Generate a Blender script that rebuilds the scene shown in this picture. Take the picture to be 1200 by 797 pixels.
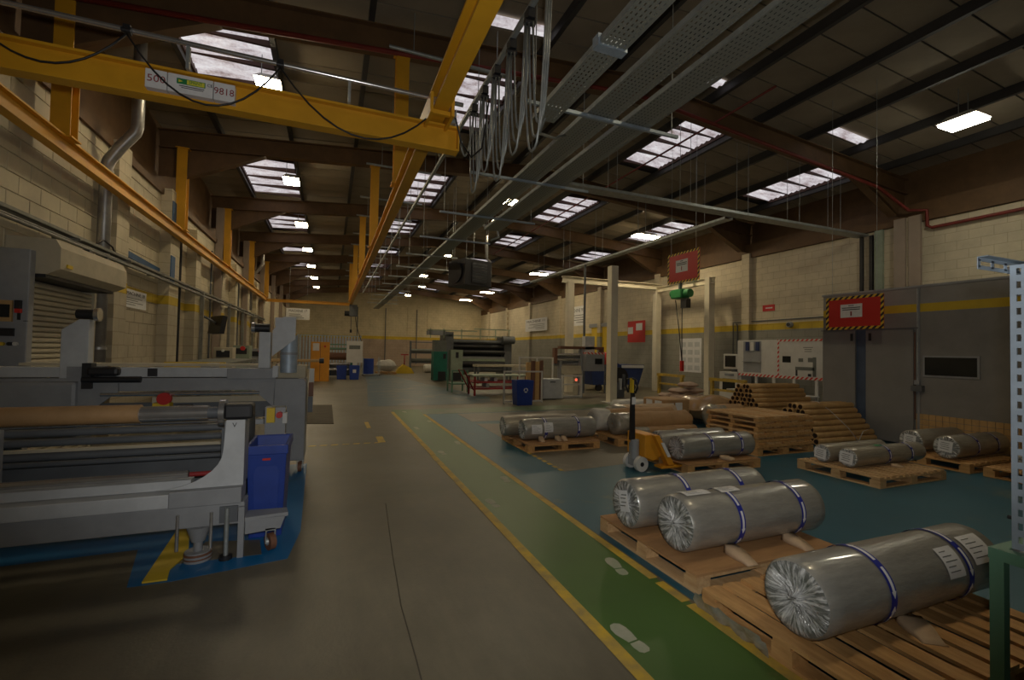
import bpy, bmesh, math, random
from mathutils import Vector, Matrix
R = math.radians
random.seed(7)
S = bpy.context.scene
COL = S.collection
for o in list(bpy.data.objects):
    bpy.data.objects.remove(o)

# ------------------------------------------------------------------ camera
FPX, YAW, PITCH, ROLL = 535.0, .37753, .02481, .01975
CAM = Vector((0, 0, 1.6))
fw = Vector((math.sin(YAW)*math.cos(PITCH), math.cos(YAW)*math.cos(PITCH), math.sin(PITCH)))
r0 = Vector((math.cos(YAW), -math.sin(YAW), 0)); u0 = r0.cross(fw)
rt = r0*math.cos(ROLL)+u0*math.sin(ROLL); up = -r0*math.sin(ROLL)+u0*math.cos(ROLL)
cam = bpy.data.cameras.new('camera'); camo = bpy.data.objects.new('camera', cam); COL.objects.link(camo)
cam.sensor_width = 36; cam.lens = FPX/1200*36; cam.clip_end = 200; cam.clip_start = .05
M3 = Matrix((rt, up, -fw)).transposed()
camo.matrix_world = Matrix.Translation(CAM) @ M3.to_4x4()
S.camera = camo
def ray(px, py):
    return rt*((px-600)/FPX) - up*((py-398.5)/FPX) + fw
def onZ(px, py, z=0.0):
    d = ray(px, py); return CAM+d*((z-1.6)/d.z)
def onX(px, py, x):
    d = ray(px, py); return CAM+d*(x/d.x)
def onY(px, py, y):
    d = ray(px, py); return CAM+d*(y/d.y)

# ------------------------------------------------------------------ world, light, exposure
w = bpy.data.worlds.new('world'); S.world = w; w.use_nodes = True
w.node_tree.nodes['Background'].inputs[0].default_value = (.55, .62, .75, 1)
w.node_tree.nodes['Background'].inputs[1].default_value = .8
S.view_settings.view_transform = 'Standard'; S.view_settings.look = 'None'
S.view_settings.gamma = 1; S.view_settings.use_curve_mapping = False
S.view_settings.exposure = 0.0
SKY_E = 0.78      # brightness of the dirty translucent roof lights
LAMP_E = 58.0     # brightness of the ceiling lamps
# the photographer's flash, beside the lens
fl = bpy.data.lights.new('camera_flash', 'SPOT'); fl.energy = 195; fl.spot_size = R(122); fl.spot_blend = .5; fl.shadow_soft_size = .04; fl.color = (1, .98, .95)
flo = bpy.data.objects.new('camera_flash', fl); COL.objects.link(flo); flo.location = (.05, -.03, 1.75)
flo.rotation_euler = (fw+up*.2).to_track_quat('-Z', 'Y').to_euler()

# ------------------------------------------------------------------ materials
MATS = {}
def newmat(name):
    m = bpy.data.materials.new(name); m.use_nodes = True
    nt = m.node_tree; nt.nodes.clear()
    out = nt.nodes.new('ShaderNodeOutputMaterial'); b = nt.nodes.new('ShaderNodeBsdfPrincipled')
    nt.links.new(b.outputs[0], out.inputs[0]); MATS[name] = m
    return m, nt, b, out
def node(nt, t, **k):
    n = nt.nodes.new(t)
    for a, v in k.items():
        if a.startswith('i_'): n.inputs[a[2:].replace('_', ' ')].default_value = v
        else: setattr(n, a, v)
    return n
def c4(c): return (c[0], c[1], c[2], 1)
def mat(name, col, rough=.6, metal=0, var=.25, scale=3.0, col2=None, bump=0.0, bscale=60, stretch=None, coat=0):
    """plain stuff with a little grain: two tones mixed by noise"""
    m, nt, b, out = newmat(name)
    L = nt.links.new
    tc = node(nt, 'ShaderNodeTexCoord'); mp = node(nt, 'ShaderNodeMapping')
    if stretch: mp.inputs['Scale'].default_value = stretch
    L(tc.outputs['Object'], mp.inputs[0])
    n = node(nt, 'ShaderNodeTexNoise', i_Scale=scale, i_Detail=5, i_Roughness=.65)
    L(mp.outputs[0], n.inputs['Vector'])
    mx = node(nt, 'ShaderNodeMix', data_type='RGBA')
    c2 = col2 or tuple(c*(1-var) for c in col)
    mx.inputs[6].default_value = c4(col); mx.inputs[7].default_value = c4(c2)
    rp = node(nt, 'ShaderNodeMapRange'); rp.inputs[1].default_value = .35; rp.inputs[2].default_value = .68
    L(n.outputs[0], rp.inputs[0]); L(rp.outputs[0], mx.inputs[0]); L(mx.outputs[2], b.inputs['Base Color'])
    b.inputs['Roughness'].default_value = rough; b.inputs['Metallic'].default_value = metal
    if coat: b.inputs['Coat Weight'].default_value = coat
    if bump:
        n2 = node(nt, 'ShaderNodeTexNoise', i_Scale=bscale, i_Detail=3); L(mp.outputs[0], n2.inputs['Vector'])
        bp = node(nt, 'ShaderNodeBump', i_Strength=bump, i_Distance=.02); L(n2.outputs[0], bp.inputs['Height']); L(bp.outputs[0], b.inputs['Normal'])
    return m
def emit(name, col, e):
    m, nt, b, out = newmat(name)
    b.inputs['Base Color'].default_value = c4(col); b.inputs['Emission Color'].default_value = c4(col); b.inputs['Emission Strength'].default_value = e
    return m
mat('cream', (.52, .46, .33), .8, var=.18)
mat('white', (.62, .61, .57), .6, var=.12)
mat('paper', (.72, .72, .72), .8, var=.12, scale=14)
mat('ink', (.03, .03, .035), .7)
mat('ink_red', (.28, .03, .03), .7)
mat('ink_green', (.02, .22, .06), .7)
mat('ink_yellow', (.75, .7, .06), .7)
mat('machine_grey', (.30, .31, .32), .5, var=.2)
mat('machine_light', (.52, .54, .55), .5, var=.15, scale=6)
mat('machine_dark', (.12, .13, .14), .5)
mat('steel', (.66, .65, .63), .22, .8, var=.2, scale=8)
mat('galv', (.42, .45, .44), .45, .5, var=.3, scale=9)
mat('galv_dull', (.24, .24, .21), .55, .4, var=.3, scale=9)
mat('post_cream', (.70, .64, .49), .6, var=.1)
mat('column_pink', (.33, .26, .20), .7, var=.12)
mat('galv_blue', (.40, .48, .56), .5, .3, var=.2, scale=9)
mat('black', (.018, .018, .02), .5)
mat('rubber', (.03, .028, .026), .8)
mat('crane_yellow', (.68, .34, .015), .5, var=.15, scale=2)
mat('sign_yellow', (.75, .52, .03), .6, var=.15)
mat('paint_yellow', (.62, .40, .03), .6, col2=(.34, .25, .08), scale=5)
mat('rafter_brown', (.14, .076, .030), .7, var=.3)
mat('frame_brown', (.07, .03, .02), .7)
mat('pipe_red', (.20, .025, .015), .6)
mat('sign_red', (.55, .02, .015), .5, var=.1)
mat('purlin', (.045, .043, .042), .6)
mat('panel_tan', (.30, .25, .18), .85, var=.2, scale=1.2)
mat('blue_bin', (.015, .05, .30), .45, var=.15, scale=10)
mat('blue_dark', (.015, .035, .13), .5)
mat('blue_band', (.02, .03, .28), .5, var=.1)
mat('blue_panel', (.02, .09, .22), .6)
mat('green_cab', (.01, .16, .11), .5)
mat('green_paintmetal', (.12, .26, .17), .5, var=.15)
mat('green_hoist', (.03, .24, .07), .5)
mat('orange_cab', (.70, .30, .02), .5, var=.12)
mat('wood', (.57, .33, .125), .75, col2=(.40, .21, .07), scale=4, stretch=(6, 1, 6), bump=.15)
mat('wood_pale', (.60, .40, .20), .75, col2=(.44, .26, .11), scale=4, stretch=(6, 1, 6), bump=.15)
mat('ply', (.43, .24, .10), .7, col2=(.33, .17, .07), scale=3, stretch=(1, 5, 1))
mat('kraft', (.42, .25, .11), .65, var=.2, scale=5, bump=.25, bscale=14)
mat('kraft_gloss', (.42, .26, .12), .25, var=.3, scale=5, bump=.7, bscale=7, coat=.7)
mat('kraft_pale', (.56, .40, .25), .7, var=.2, scale=5, bump=.2, bscale=12)
mat('cardboard', (.56, .35, .14), .75, var=.18, scale=8)
mat('tube_end', (.10, .06, .035), .9)
mat('film', (.36, .35, .31), .36, .3, var=.25, scale=4, bump=.22, bscale=9, stretch=(1, 4, 4), coat=.4)
mat('film_warm', (.42, .38, .30), .36, .4, var=.25, scale=4, bump=.4, bscale=9, stretch=(1, 5, 5), coat=.3)
mat('wrap', (.40, .37, .30), .25, .1, var=.4, scale=7, bump=.9, bscale=9, coat=.6)
mat('sack', (.50, .36, .26), .8, var=.25, scale=6, bump=.3)
mat('caster_brown', (.20, .09, .05), .6)
mat('booth_grey', (.235, .225, .21), .75, var=.1, scale=1.5)
mat('door_grey', (.22, .215, .205), .65, var=.12, scale=2)
mat('door_blue', (.06, .09, .15), .6)
mat('glass_dark', (.02, .022, .022), .12)
mat('duct', (.40, .39, .37), .4, .6, var=.25, scale=5)
mat('pale_green', (.30, .36, .27), .6)
mat('red_metal', (.36, .03, .03), .5)
mat('mural_grey', (.16, .17, .15), .7)
mat('concrete_pad', (.23, .21, .18), .8, var=.3, scale=4)
mat('mat_brown', (.10, .085, .06), .9)
mat('foot_paint', (.40, .39, .29), .7, col2=(.30, .34, .22), scale=9)
mat('bag_white', (.60, .58, .52), .55, var=.2, scale=6, bump=.5, bscale=10)

def pleats():
    """clear film gathered to the middle: pale folds running out from the centre"""
    m, nt, b, out = newmat('film_end'); L = nt.links.new
    tc = node(nt, 'ShaderNodeTexCoord'); sp = node(nt, 'ShaderNodeSeparateXYZ'); L(tc.outputs['Object'], sp.inputs[0])
    at = node(nt, 'ShaderNodeMath', operation='ARCTAN2'); L(sp.outputs[1], at.inputs[0]); L(sp.outputs[2], at.inputs[1])
    ln = node(nt, 'ShaderNodeVectorMath', operation='LENGTH'); L(tc.outputs['Object'], ln.inputs[0])
    cb = node(nt, 'ShaderNodeCombineXYZ'); L(at.outputs[0], cb.inputs[0]); m2 = node(nt, 'ShaderNodeMath', operation='MULTIPLY'); m2.inputs[1].default_value = 1.2; L(ln.outputs['Value'], m2.inputs[0]); L(m2.outputs[0], cb.inputs[1])
    n = node(nt, 'ShaderNodeTexNoise', i_Scale=9, i_Detail=4, i_Roughness=.6); L(cb.outputs[0], n.inputs['Vector'])
    fall = node(nt, 'ShaderNodeMapRange'); fall.inputs[1].default_value = .02; fall.inputs[2].default_value = .2; fall.inputs[3].default_value = .16; fall.inputs[4].default_value = -.03; L(ln.outputs['Value'], fall.inputs[0])
    ad = node(nt, 'ShaderNodeMath', operation='ADD'); L(n.outputs[0], ad.inputs[0]); L(fall.outputs[0], ad.inputs[1])
    r = node(nt, 'ShaderNodeValToRGB'); e = r.color_ramp.elements; e[0].position = .46; e[0].color = (.16, .165, .15, 1); e[1].position = .72; e[1].color = (.78, .78, .75, 1); L(ad.outputs[0], r.inputs[0]); L(r.outputs[0], b.inputs['Base Color'])
    b.inputs['Roughness'].default_value = .2; b.inputs['Metallic'].default_value = .1; b.inputs['Coat Weight'].default_value = .7
    bp = node(nt, 'ShaderNodeBump', i_Strength=.8, i_Distance=.02); L(n.outputs[0], bp.inputs['Height']); L(bp.outputs[0], b.inputs['Normal'])
pleats()
def hazard(name, c1, c2, n=22.0):
    m, nt, b, out = newmat(name); L = nt.links.new
    tc = node(nt, 'ShaderNodeTexCoord'); sp = node(nt, 'ShaderNodeSeparateXYZ'); L(tc.outputs['Object'], sp.inputs[0])
    a = node(nt, 'ShaderNodeMath', operation='ADD'); a2 = node(nt, 'ShaderNodeMath', operation='ADD')
    L(sp.outputs[0], a.inputs[0]); L(sp.outputs[1], a.inputs[1]); L(a.outputs[0], a2.inputs[0]); L(sp.outputs[2], a2.inputs[1])
    ml = node(nt, 'ShaderNodeMath', operation='MULTIPLY'); ml.inputs[1].default_value = n; L(a2.outputs[0], ml.inputs[0])
    fr = node(nt, 'ShaderNodeMath', operation='FRACT'); L(ml.outputs[0], fr.inputs[0])
    gt = node(nt, 'ShaderNodeMath', operation='GREATER_THAN'); gt.inputs[1].default_value = .5; L(fr.outputs[0], gt.inputs[0])
    mx = node(nt, 'ShaderNodeMix', data_type='RGBA'); mx.inputs[6].default_value = c4(c1); mx.inputs[7].default_value = c4(c2)
    L(gt.outputs[0], mx.inputs[0]); L(mx.outputs[2], b.inputs['Base Color']); b.inputs['Roughness'].default_value = .6
hazard('hazard_yellow', (.70, .45, .03), (.02, .02, .02), 9)
hazard('hazard_red', (.60, .04, .03), (.65, .62, .55), 7)
hazard('hazard_floor', (.62, .42, .04), (.12, .11, .09), 3)

def wallmat(name, top, stripe, low, zs0, zs1, brick=True, axis='YZ'):
    """painted blockwork: pale above, yellow band, darker below; joints as fine relief"""
    m, nt, b, out = newmat(name); L = nt.links.new
    g = node(nt, 'ShaderNodeNewGeometry'); sp = node(nt, 'ShaderNodeSeparateXYZ'); L(g.outputs['Position'], sp.inputs[0])
    def gt(z):
        q = node(nt, 'ShaderNodeMath', operation='GREATER_THAN'); q.inputs[1].default_value = z; L(sp.outputs[2], q.inputs[0]); return q
    m1 = node(nt, 'ShaderNodeMix', data_type='RGBA'); m2 = node(nt, 'ShaderNodeMix', data_type='RGBA')
    m1.inputs[6].default_value = c4(low); m1.inputs[7].default_value = c4(stripe); L(gt(zs0).outputs[0], m1.inputs[0])
    L(m1.outputs[2], m2.inputs[6]); m2.inputs[7].default_value = c4(top); L(gt(zs1).outputs[0], m2.inputs[0])
    n = node(nt, 'ShaderNodeTexNoise', i_Scale=1.3, i_Detail=6, i_Roughness=.7); L(g.outputs['Position'], n.inputs['Vector'])
    rp = node(nt, 'ShaderNodeMapRange'); rp.inputs[1].default_value = .3; rp.inputs[2].default_value = .7; rp.inputs[3].default_value = .78; rp.inputs[4].default_value = 1.05
    L(n.outputs[0], rp.inputs[0])
    mm = node(nt, 'ShaderNodeVectorMath', operation='SCALE'); L(m2.outputs[2], mm.inputs[0]); L(rp.outputs[0], mm.inputs['Scale'])
    b.inputs['Roughness'].default_value = .75
    src = mm.outputs[0]
    if brick:
        cb = node(nt, 'ShaderNodeCombineXYZ'); L(sp.outputs[1 if axis == 'YZ' else 0], cb.inputs[0]); L(sp.outputs[2], cb.inputs[1])
        br = node(nt, 'ShaderNodeTexBrick'); br.inputs['Scale'].default_value = 1; br.inputs['Brick Width'].default_value = .45; br.inputs['Row Height'].default_value = .225; br.inputs['Mortar Size'].default_value = .007
        br.inputs['Color1'].default_value = (1, 1, 1, 1); br.inputs['Color2'].default_value = (.95, .95, .95, 1); br.inputs['Mortar'].default_value = (.72, .7, .66, 1)
        L(cb.outputs[0], br.inputs['Vector'])
        m3 = node(nt, 'ShaderNodeMix', data_type='RGBA', blend_type='MULTIPLY'); m3.inputs[0].default_value = 1
        L(src, m3.inputs[6]); L(br.outputs[0], m3.inputs[7]); src = m3.outputs[2]
        bp = node(nt, 'ShaderNodeBump', i_Strength=.5, i_Distance=.01); bp.invert = True; L(br.outputs[1], bp.inputs['Height']); L(bp.outputs[0], b.inputs['Normal'])
    L(src, b.inputs['Base Color'])
CREAM = (.56, .50, .38); YEL = (.60, .42, .03)
wallmat('wall_left_paint', (.60, .53, .37), YEL, (.47, .41, .29), 2.47, 2.66, brick=False)
wallmat('wall_left_brick', (.60, .53, .37), YEL, (.47, .41, .29), 2.47, 2.66)
wallmat('wall_right_paint', (.62, .54, .38), YEL, (.30, .29, .24), 2.52, 2.74)
wallmat('wall_back_paint', (.60, .51, .33), YEL, (.42, .32, .24), 2.50, 2.78, axis='XZ')
wallmat('booth_paint', (.30, .29, .275), YEL, (.235, .225, .21), 2.47, 2.62, brick=False)

def floor_mat():
    m, nt, b, out = newmat('concrete_floor'); L = nt.links.new
    g = node(nt, 'ShaderNodeNewGeometry')
    n1 = node(nt, 'ShaderNodeTexNoise', i_Scale=.45, i_Detail=7, i_Roughness=.62); n2 = node(nt, 'ShaderNodeTexNoise', i_Scale=5, i_Detail=6, i_Roughness=.7); n3 = node(nt, 'ShaderNodeTexNoise', i_Scale=45, i_Detail=3)
    mp = node(nt, 'ShaderNodeMapping'); mp.inputs['Scale'].default_value = (1.6, .5, 1)
    L(g.outputs['Position'], mp.inputs[0])
    for n in (n1, n3): L(g.outputs['Position'], n.inputs['Vector'])
    L(mp.outputs[0], n2.inputs['Vector'])
    r = node(nt, 'ShaderNodeValToRGB'); e = r.color_ramp.elements
    e[0].position = .32; e[0].color = (.100, .086, .054, 1); e[1].position = .7; e[1].color = (.180, .160, .108, 1)
    q = e.new(.5); q.color = (.138, .121, .080, 1)
    L(n1.outputs[0], r.inputs[0])
    mx = node(nt, 'ShaderNodeMix', data_type='RGBA', blend_type='OVERLAY'); mx.inputs[0].default_value = .45
    L(r.outputs[0], mx.inputs[6]); L(n2.outputs[0], mx.inputs[7])
    L(mx.outputs[2], b.inputs['Base Color'])
    rr = node(nt, 'ShaderNodeMapRange'); rr.inputs[3].default_value = .32; rr.inputs[4].default_value = .6; L(n2.outputs[0], rr.inputs[0]); L(rr.outputs[0], b.inputs['Roughness'])
    bp = node(nt, 'ShaderNodeBump', i_Strength=.12, i_Distance=.01); L(n3.outputs[0], bp.inputs['Height']); L(bp.outputs[0], b.inputs['Normal'])
floor_mat()
def paint(name, col, worn, thr=.60, rough=.42):
    """floor paint worn through to the concrete in patches"""
    m, nt, b, out = newmat(name); L = nt.links.new
    g = node(nt, 'ShaderNodeNewGeometry'); n = node(nt, 'ShaderNodeTexNoise', i_Scale=1.1, i_Detail=8, i_Roughness=.72); L(g.outputs['Position'], n.inputs['Vector'])
    n2 = node(nt, 'ShaderNodeTexNoise', i_Scale=2.2, i_Detail=5); L(g.outputs['Position'], n2.inputs['Vector'])
    mx0 = node(nt, 'ShaderNodeMix', data_type='RGBA'); mx0.inputs[6].default_value = c4(col); mx0.inputs[7].default_value = c4(tuple(c*.72 for c in col)); L(n2.outputs[0], mx0.inputs[0])
    rp = node(nt, 'ShaderNodeMapRange'); rp.inputs[1].default_value = thr; rp.inputs[2].default_value = thr+.1; L(n.outputs[0], rp.inputs[0])
    mx = node(nt, 'ShaderNodeMix', data_type='RGBA'); L(rp.outputs[0], mx.inputs[0]); L(mx0.outputs[2], mx.inputs[6]); mx.inputs[7].default_value = c4(worn)
    L(mx.outputs[2], b.inputs['Base Color']); b.inputs['Roughness'].default_value = rough
paint('paint_green', (.075, .158, .030), (.13, .135, .06), .6)
paint('paint_blue', (.018, .115, .17), (.075, .125, .12), .58)
paint('paint_blue_bright', (.008, .16, .40), (.10, .12, .12), .62)
paint('paint_blue_faint', (.08, .13, .145), (.16, .15, .12), .50)
paint('paint_green_faint', (.10, .155, .075), (.16, .15, .11), .52)
paint('grey_patch', (.155, .14, .105), (.19, .17, .13), .5)

def skylight_mat():
    m, nt, b, out = newmat('skylight_sheet'); L = nt.links.new
    g = node(nt, 'ShaderNodeNewGeometry'); n = node(nt, 'ShaderNodeTexNoise', i_Scale=2.2, i_Detail=6, i_Roughness=.7)
    mp = node(nt, 'ShaderNodeMapping'); mp.inputs['Scale'].default_value = (1, 2.2, 1); L(g.outputs['Position'], mp.inputs[0]); L(mp.outputs[0], n.inputs['Vector'])
    n2 = node(nt, 'ShaderNodeTexNoise', i_Scale=24, i_Detail=4); L(g.outputs['Position'], n2.inputs['Vector'])
    a = node(nt, 'ShaderNodeMath', operation='MULTIPLY_ADD'); a.inputs[1].default_value = .3; L(n2.outputs[0], a.inputs[0]); L(n.outputs[0], a.inputs[2])
    r = node(nt, 'ShaderNodeValToRGB'); e = r.color_ramp.elements
    e[0].position = .42; e[0].color = (.22, .14, .13, 1); e[1].position = .86; e[1].color = (1, .98, 1, 1); q = e.new(.6); q.color = (.62, .56, .59, 1)
    L(a.outputs[0], r.inputs[0]); L(r.outputs[0], b.inputs['Emission Color']); b.inputs['Emission Strength'].default_value = SKY_E
    b.inputs['Base Color'].default_value = (.3, .28, .27, 1)
skylight_mat()
emit('lamp_glow', (1, .82, .53), LAMP_E)
emit('lamp_cool', (1, .93, .74), LAMP_E*.8)
emit('led_red', (1, .15, .08), 1.0)
emit('screen_glow', (.25, .3, .35), .06)

def perforated():
    """galvanised sheet with rows of punched slots"""
    m, nt, b, out = newmat('perforated'); L = nt.links.new
    tc = node(nt, 'ShaderNodeNewGeometry'); sp = node(nt, 'ShaderNodeSeparateXYZ'); L(tc.outputs['Position'], sp.inputs[0])
    def slot(i, per, thr):
        a = node(nt, 'ShaderNodeMath', operation='MULTIPLY'); a.inputs[1].default_value = 1/per; L(sp.outputs[i], a.inputs[0])
        f_ = node(nt, 'ShaderNodeMath', operation='FRACT'); L(a.outputs[0], f_.inputs[0])
        q = node(nt, 'ShaderNodeMath', operation='LESS_THAN'); q.inputs[1].default_value = thr; L(f_.outputs[0], q.inputs[0]); return q
    s = node(nt, 'ShaderNodeMath', operation='MULTIPLY'); L(slot(0, .05, .3).outputs[0], s.inputs[0]); L(slot(1, .06, .55).outputs[0], s.inputs[1])
    b.inputs['Base Color'].default_value = (.31, .32, .28, 1); b.inputs['Metallic'].default_value = .3; b.inputs['Roughness'].default_value = .5
    t = node(nt, 'ShaderNodeBsdfTransparent'); mx = node(nt, 'ShaderNodeMixShader'); L(s.outputs[0], mx.inputs[0]); L(b.outputs[0], mx.inputs[1]); L(t.outputs[0], mx.inputs[2]); L(mx.outputs[0], out.inputs[0])
perforated()

# ------------------------------------------------------------------ mesh helpers
class MB:
    """collects faces; build() links them as ONE mesh object"""
    def __init__(s): s.v = []; s.f = []; s.mi = []; s.sm = []; s.mats = []
    def m(s, name):
        if name not in s.mats: s.mats.append(name)
        return s.mats.index(name)
    def add(s, vs, fs, mt=None, smooth=False):
        o = len(s.v); s.v += [Vector(p) for p in vs]; k = s.m(mt) if mt else 0
        for f in fs: s.f.append([i+o for i in f]); s.mi.append(k); s.sm.append(smooth)
        return s
    def box(s, c, d, mt=None, rz=0, rx=0, ry=0, top=None):
        """box centred at c, size d; top = scale of the upper face"""
        x, y, z = d[0]/2, d[1]/2, d[2]/2; t = top or (1, 1)
        vs = [(-x, -y, -z), (x, -y, -z), (x, y, -z), (-x, y, -z), (-x*t[0], -y*t[1], z), (x*t[0], -y*t[1], z), (x*t[0], y*t[1], z), (-x*t[0], y*t[1], z)]
        M = Matrix.Rotation(rz, 3, 'Z') @ Matrix.Rotation(ry, 3, 'Y') @ Matrix.Rotation(rx, 3, 'X')
        return s.add([M @ Vector(p)+Vector(c) for p in vs], [(3, 2, 1, 0), (4, 5, 6, 7), (0, 1, 5, 4), (1, 2, 6, 5), (2, 3, 7, 6), (3, 0, 4, 7)], mt)
    def bb(s, x0, x1, y0, y1, z0, z1, mt=None):
        return s.box(((x0+x1)/2, (y0+y1)/2, (z0+z1)/2), (abs(x1-x0), abs(y1-y0), abs(z1-z0)), mt)
    def cyl(s, a, b, r, n=16, mt=None, r2=None, caps=True, smooth=True):
        a, b = Vector(a), Vector(b); d = (b-a).normalized(); q = Vector((0, 0, 1)) if abs(d.z) < .9 else Vector((1, 0, 0))
        u = d.cross(q).normalized(); v = d.cross(u); r2 = r if r2 is None else r2
        ring = lambda p, rr: [p+u*math.cos(2*math.pi*i/n)*rr+v*math.sin(2*math.pi*i/n)*rr for i in range(n)]
        s.add(ring(a, r)+ring(b, r2), [(i, i+n, (i+1) % n+n, (i+1) % n) for i in range(n)], mt, smooth)
        if caps:
            s.add(ring(a, r), [tuple(range(n))], mt); s.add(ring(b, r2), [tuple(reversed(range(n)))], mt)
        return s
    def tube(s, pts, r, n=6, mt=None):
        pts = [Vector(p) for p in pts]; rings = []
        pu = None
        for i, p in enumerate(pts):
            d = (pts[min(i+1, len(pts)-1)]-pts[max(i-1, 0)]).normalized()
            if pu is None:
                q = Vector((0, 0, 1)) if abs(d.z) < .9 else Vector((1, 0, 0)); u = d.cross(q).normalized()
            else: u = (pu-d*pu.dot(d)).normalized()
            pu = u; v = d.cross(u); rings += [p+u*math.cos(2*math.pi*k/n)*r+v*math.sin(2*math.pi*k/n)*r for k in range(n)]
        fs = [(i*n+k, (i+1)*n+k, (i+1)*n+(k+1) % n, i*n+(k+1) % n) for i in range(len(pts)-1) for k in range(n)]
        fs += [tuple(range(n)), tuple(reversed(range((len(pts)-1)*n, len(pts)*n)))]
        return s.add(rings, fs, mt, True)
    def lathe(s, prof, a, d, n=24, mt=None, wob=None):
        """profile [(along, radius)] turned about the axis a + t*d"""
        a, d = Vector(a), Vector(d).normalized(); q = Vector((0, 0, 1)) if abs(d.z) < .9 else Vector((1, 0, 0))
        u = d.cross(q).normalized(); v = d.cross(u); vs = []
        for j, (t, r) in enumerate(prof):
            for i in range(n):
                th = 2*math.pi*i/n; k = wob(j, i) if wob else (0, 1)
                vs.append(a+d*(t+k[0])+(u*math.cos(th)+v*math.sin(th))*r*k[1])
        fs = [(j*n+i, j*n+(i+1) % n, (j+1)*n+(i+1) % n, (j+1)*n+i) for j in range(len(prof)-1) for i in range(n)]
        return s.add(vs, fs, mt, True)
    def prism(s, poly, axis, t0, t1, mt=None):
        """polygon extruded along axis 0/1/2; poly gives the other two coordinates in order"""
        def P(p, t):
            l = list(p); l.insert(axis, t); return l
        n = len(poly); vs = [P(p, t0) for p in poly]+[P(p, t1) for p in poly]
        return s.add(vs, [tuple(range(n)), tuple(reversed(range(n, 2*n)))]+[(i, i+n, (i+1) % n+n, (i+1) % n) for i in range(n)], mt)
    def ibeam(s, a, b, h, wd, tf=.02, tw=.015, mt=None):
        """I section between a and b, web vertical"""
        a, b = Vector(a), Vector(b); d = (b-a).normalized(); sd = d.cross(Vector((0, 0, 1))).normalized(); u = sd.cross(d)
        for (cu, hh, ww) in ((h/2-tf/2, tf, wd), (-h/2+tf/2, tf, wd), (0, h-2*tf, tw)):
            vs = []
            for p in (a, b):
                for (sx, sz) in ((-1, -1), (1, -1), (1, 1), (-1, 1)): vs.append(p+sd*sx*ww/2+u*(cu+sz*hh/2))
            s.add(vs, [(0, 1, 2, 3), (7, 6, 5, 4), (0, 4, 5, 1), (1, 5, 6, 2), (2, 6, 7, 3), (3, 7, 4, 0)], mt)
        return s
    def build(s, name, mt=None, parent=None, local=False, bevel=0):
        me = bpy.data.meshes.new(name)
        if parent is not None and not local: off = wloc(parent)
        elif parent is None and not local:
            xs = [min(p[i] for p in s.v) for i in range(3)]; xe = [max(p[i] for p in s.v) for i in range(3)]
            off = Vector(((xs[0]+xe[0])/2, (xs[1]+xe[1])/2, xs[2]))
        else: off = Vector((0, 0, 0))
        me.from_pydata([p-off for p in s.v], [], s.f)
        ms = s.mats if s.mats else [mt]
        for q in ms: me.materials.append(MATS[q])
        for i, p in enumerate(me.polygons): p.material_index = s.mi[i] if s.mats else 0; p.use_smooth = s.sm[i]
        me.update()
        bm = bmesh.new(); bm.from_mesh(me); bmesh.ops.recalc_face_normals(bm, faces=bm.faces); bm.to_mesh(me); bm.free()
        o = bpy.data.objects.new(name, me); COL.objects.link(o)
        if parent is not None: o.parent = parent
        elif not local: o.location = off
        if bevel:
            bv = o.modifiers.new('bevel', 'BEVEL'); bv.width = bevel; bv.segments = 2; bv.limit_method = 'ANGLE'
        return o
def wloc(o):
    v = Vector(o.location)
    while o.parent is not None: o = o.parent; v += o.location
    return v
def tag(o, label=None, cat=None, group=None, kind=None):
    if label: o['label'] = label
    if cat: o['category'] = cat
    if group: o['group'] = group
    if kind: o['kind'] = kind
    return o
def thing(name, label, cat, loc=(0, 0, 0), group=None, rz=0, kind=None):
    o = bpy.data.objects.new(name, None); COL.objects.link(o); o.location = loc; o.rotation_euler = (0, 0, rz)
    o.empty_display_size = .1
    return tag(o, label, cat, group, kind)
def copy_tree(o, parent=None):
    c = o.copy(); COL.objects.link(c); c.parent = parent
    for ch in o.children: copy_tree(ch, c)
    return c
def box(name, x0, x1, y0, y1, z0, z1, mt, parent=None, bevel=0):
    return MB().bb(x0, x1, y0, y1, z0, z1).build(name, mt, parent, bevel=bevel)
_fonts = {}
def text(name, body, size, loc, xdir, updir, mt, parent, align='CENTER', depth=.002, xs=1.0):
    """flat print turned into a thin mesh"""
    cu = bpy.data.curves.new(name, 'FONT'); cu.body = body; cu.size = size; cu.align_x = align; cu.align_y = 'CENTER'; cu.extrude = depth/2; cu.resolution_u = 2
    t = bpy.data.objects.new(name, cu); COL.objects.link(t)
    dg = bpy.context.evaluated_depsgraph_get(); me = bpy.data.meshes.new_from_object(t.evaluated_get(dg)); bpy.data.objects.remove(t); bpy.data.curves.remove(cu)
    X = Vector(xdir).normalized(); U = Vector(updir).normalized(); N = X.cross(U); off = Vector(loc)-wloc(parent)
    for v in me.vertices: v.co = off+X*v.co.x*xs+U*v.co.y+N*v.co.z
    me.materials.clear(); me.materials.append(MATS[mt]); o = bpy.data.objects.new(name, me); COL.objects.link(o); o.parent = parent
    return o

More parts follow.
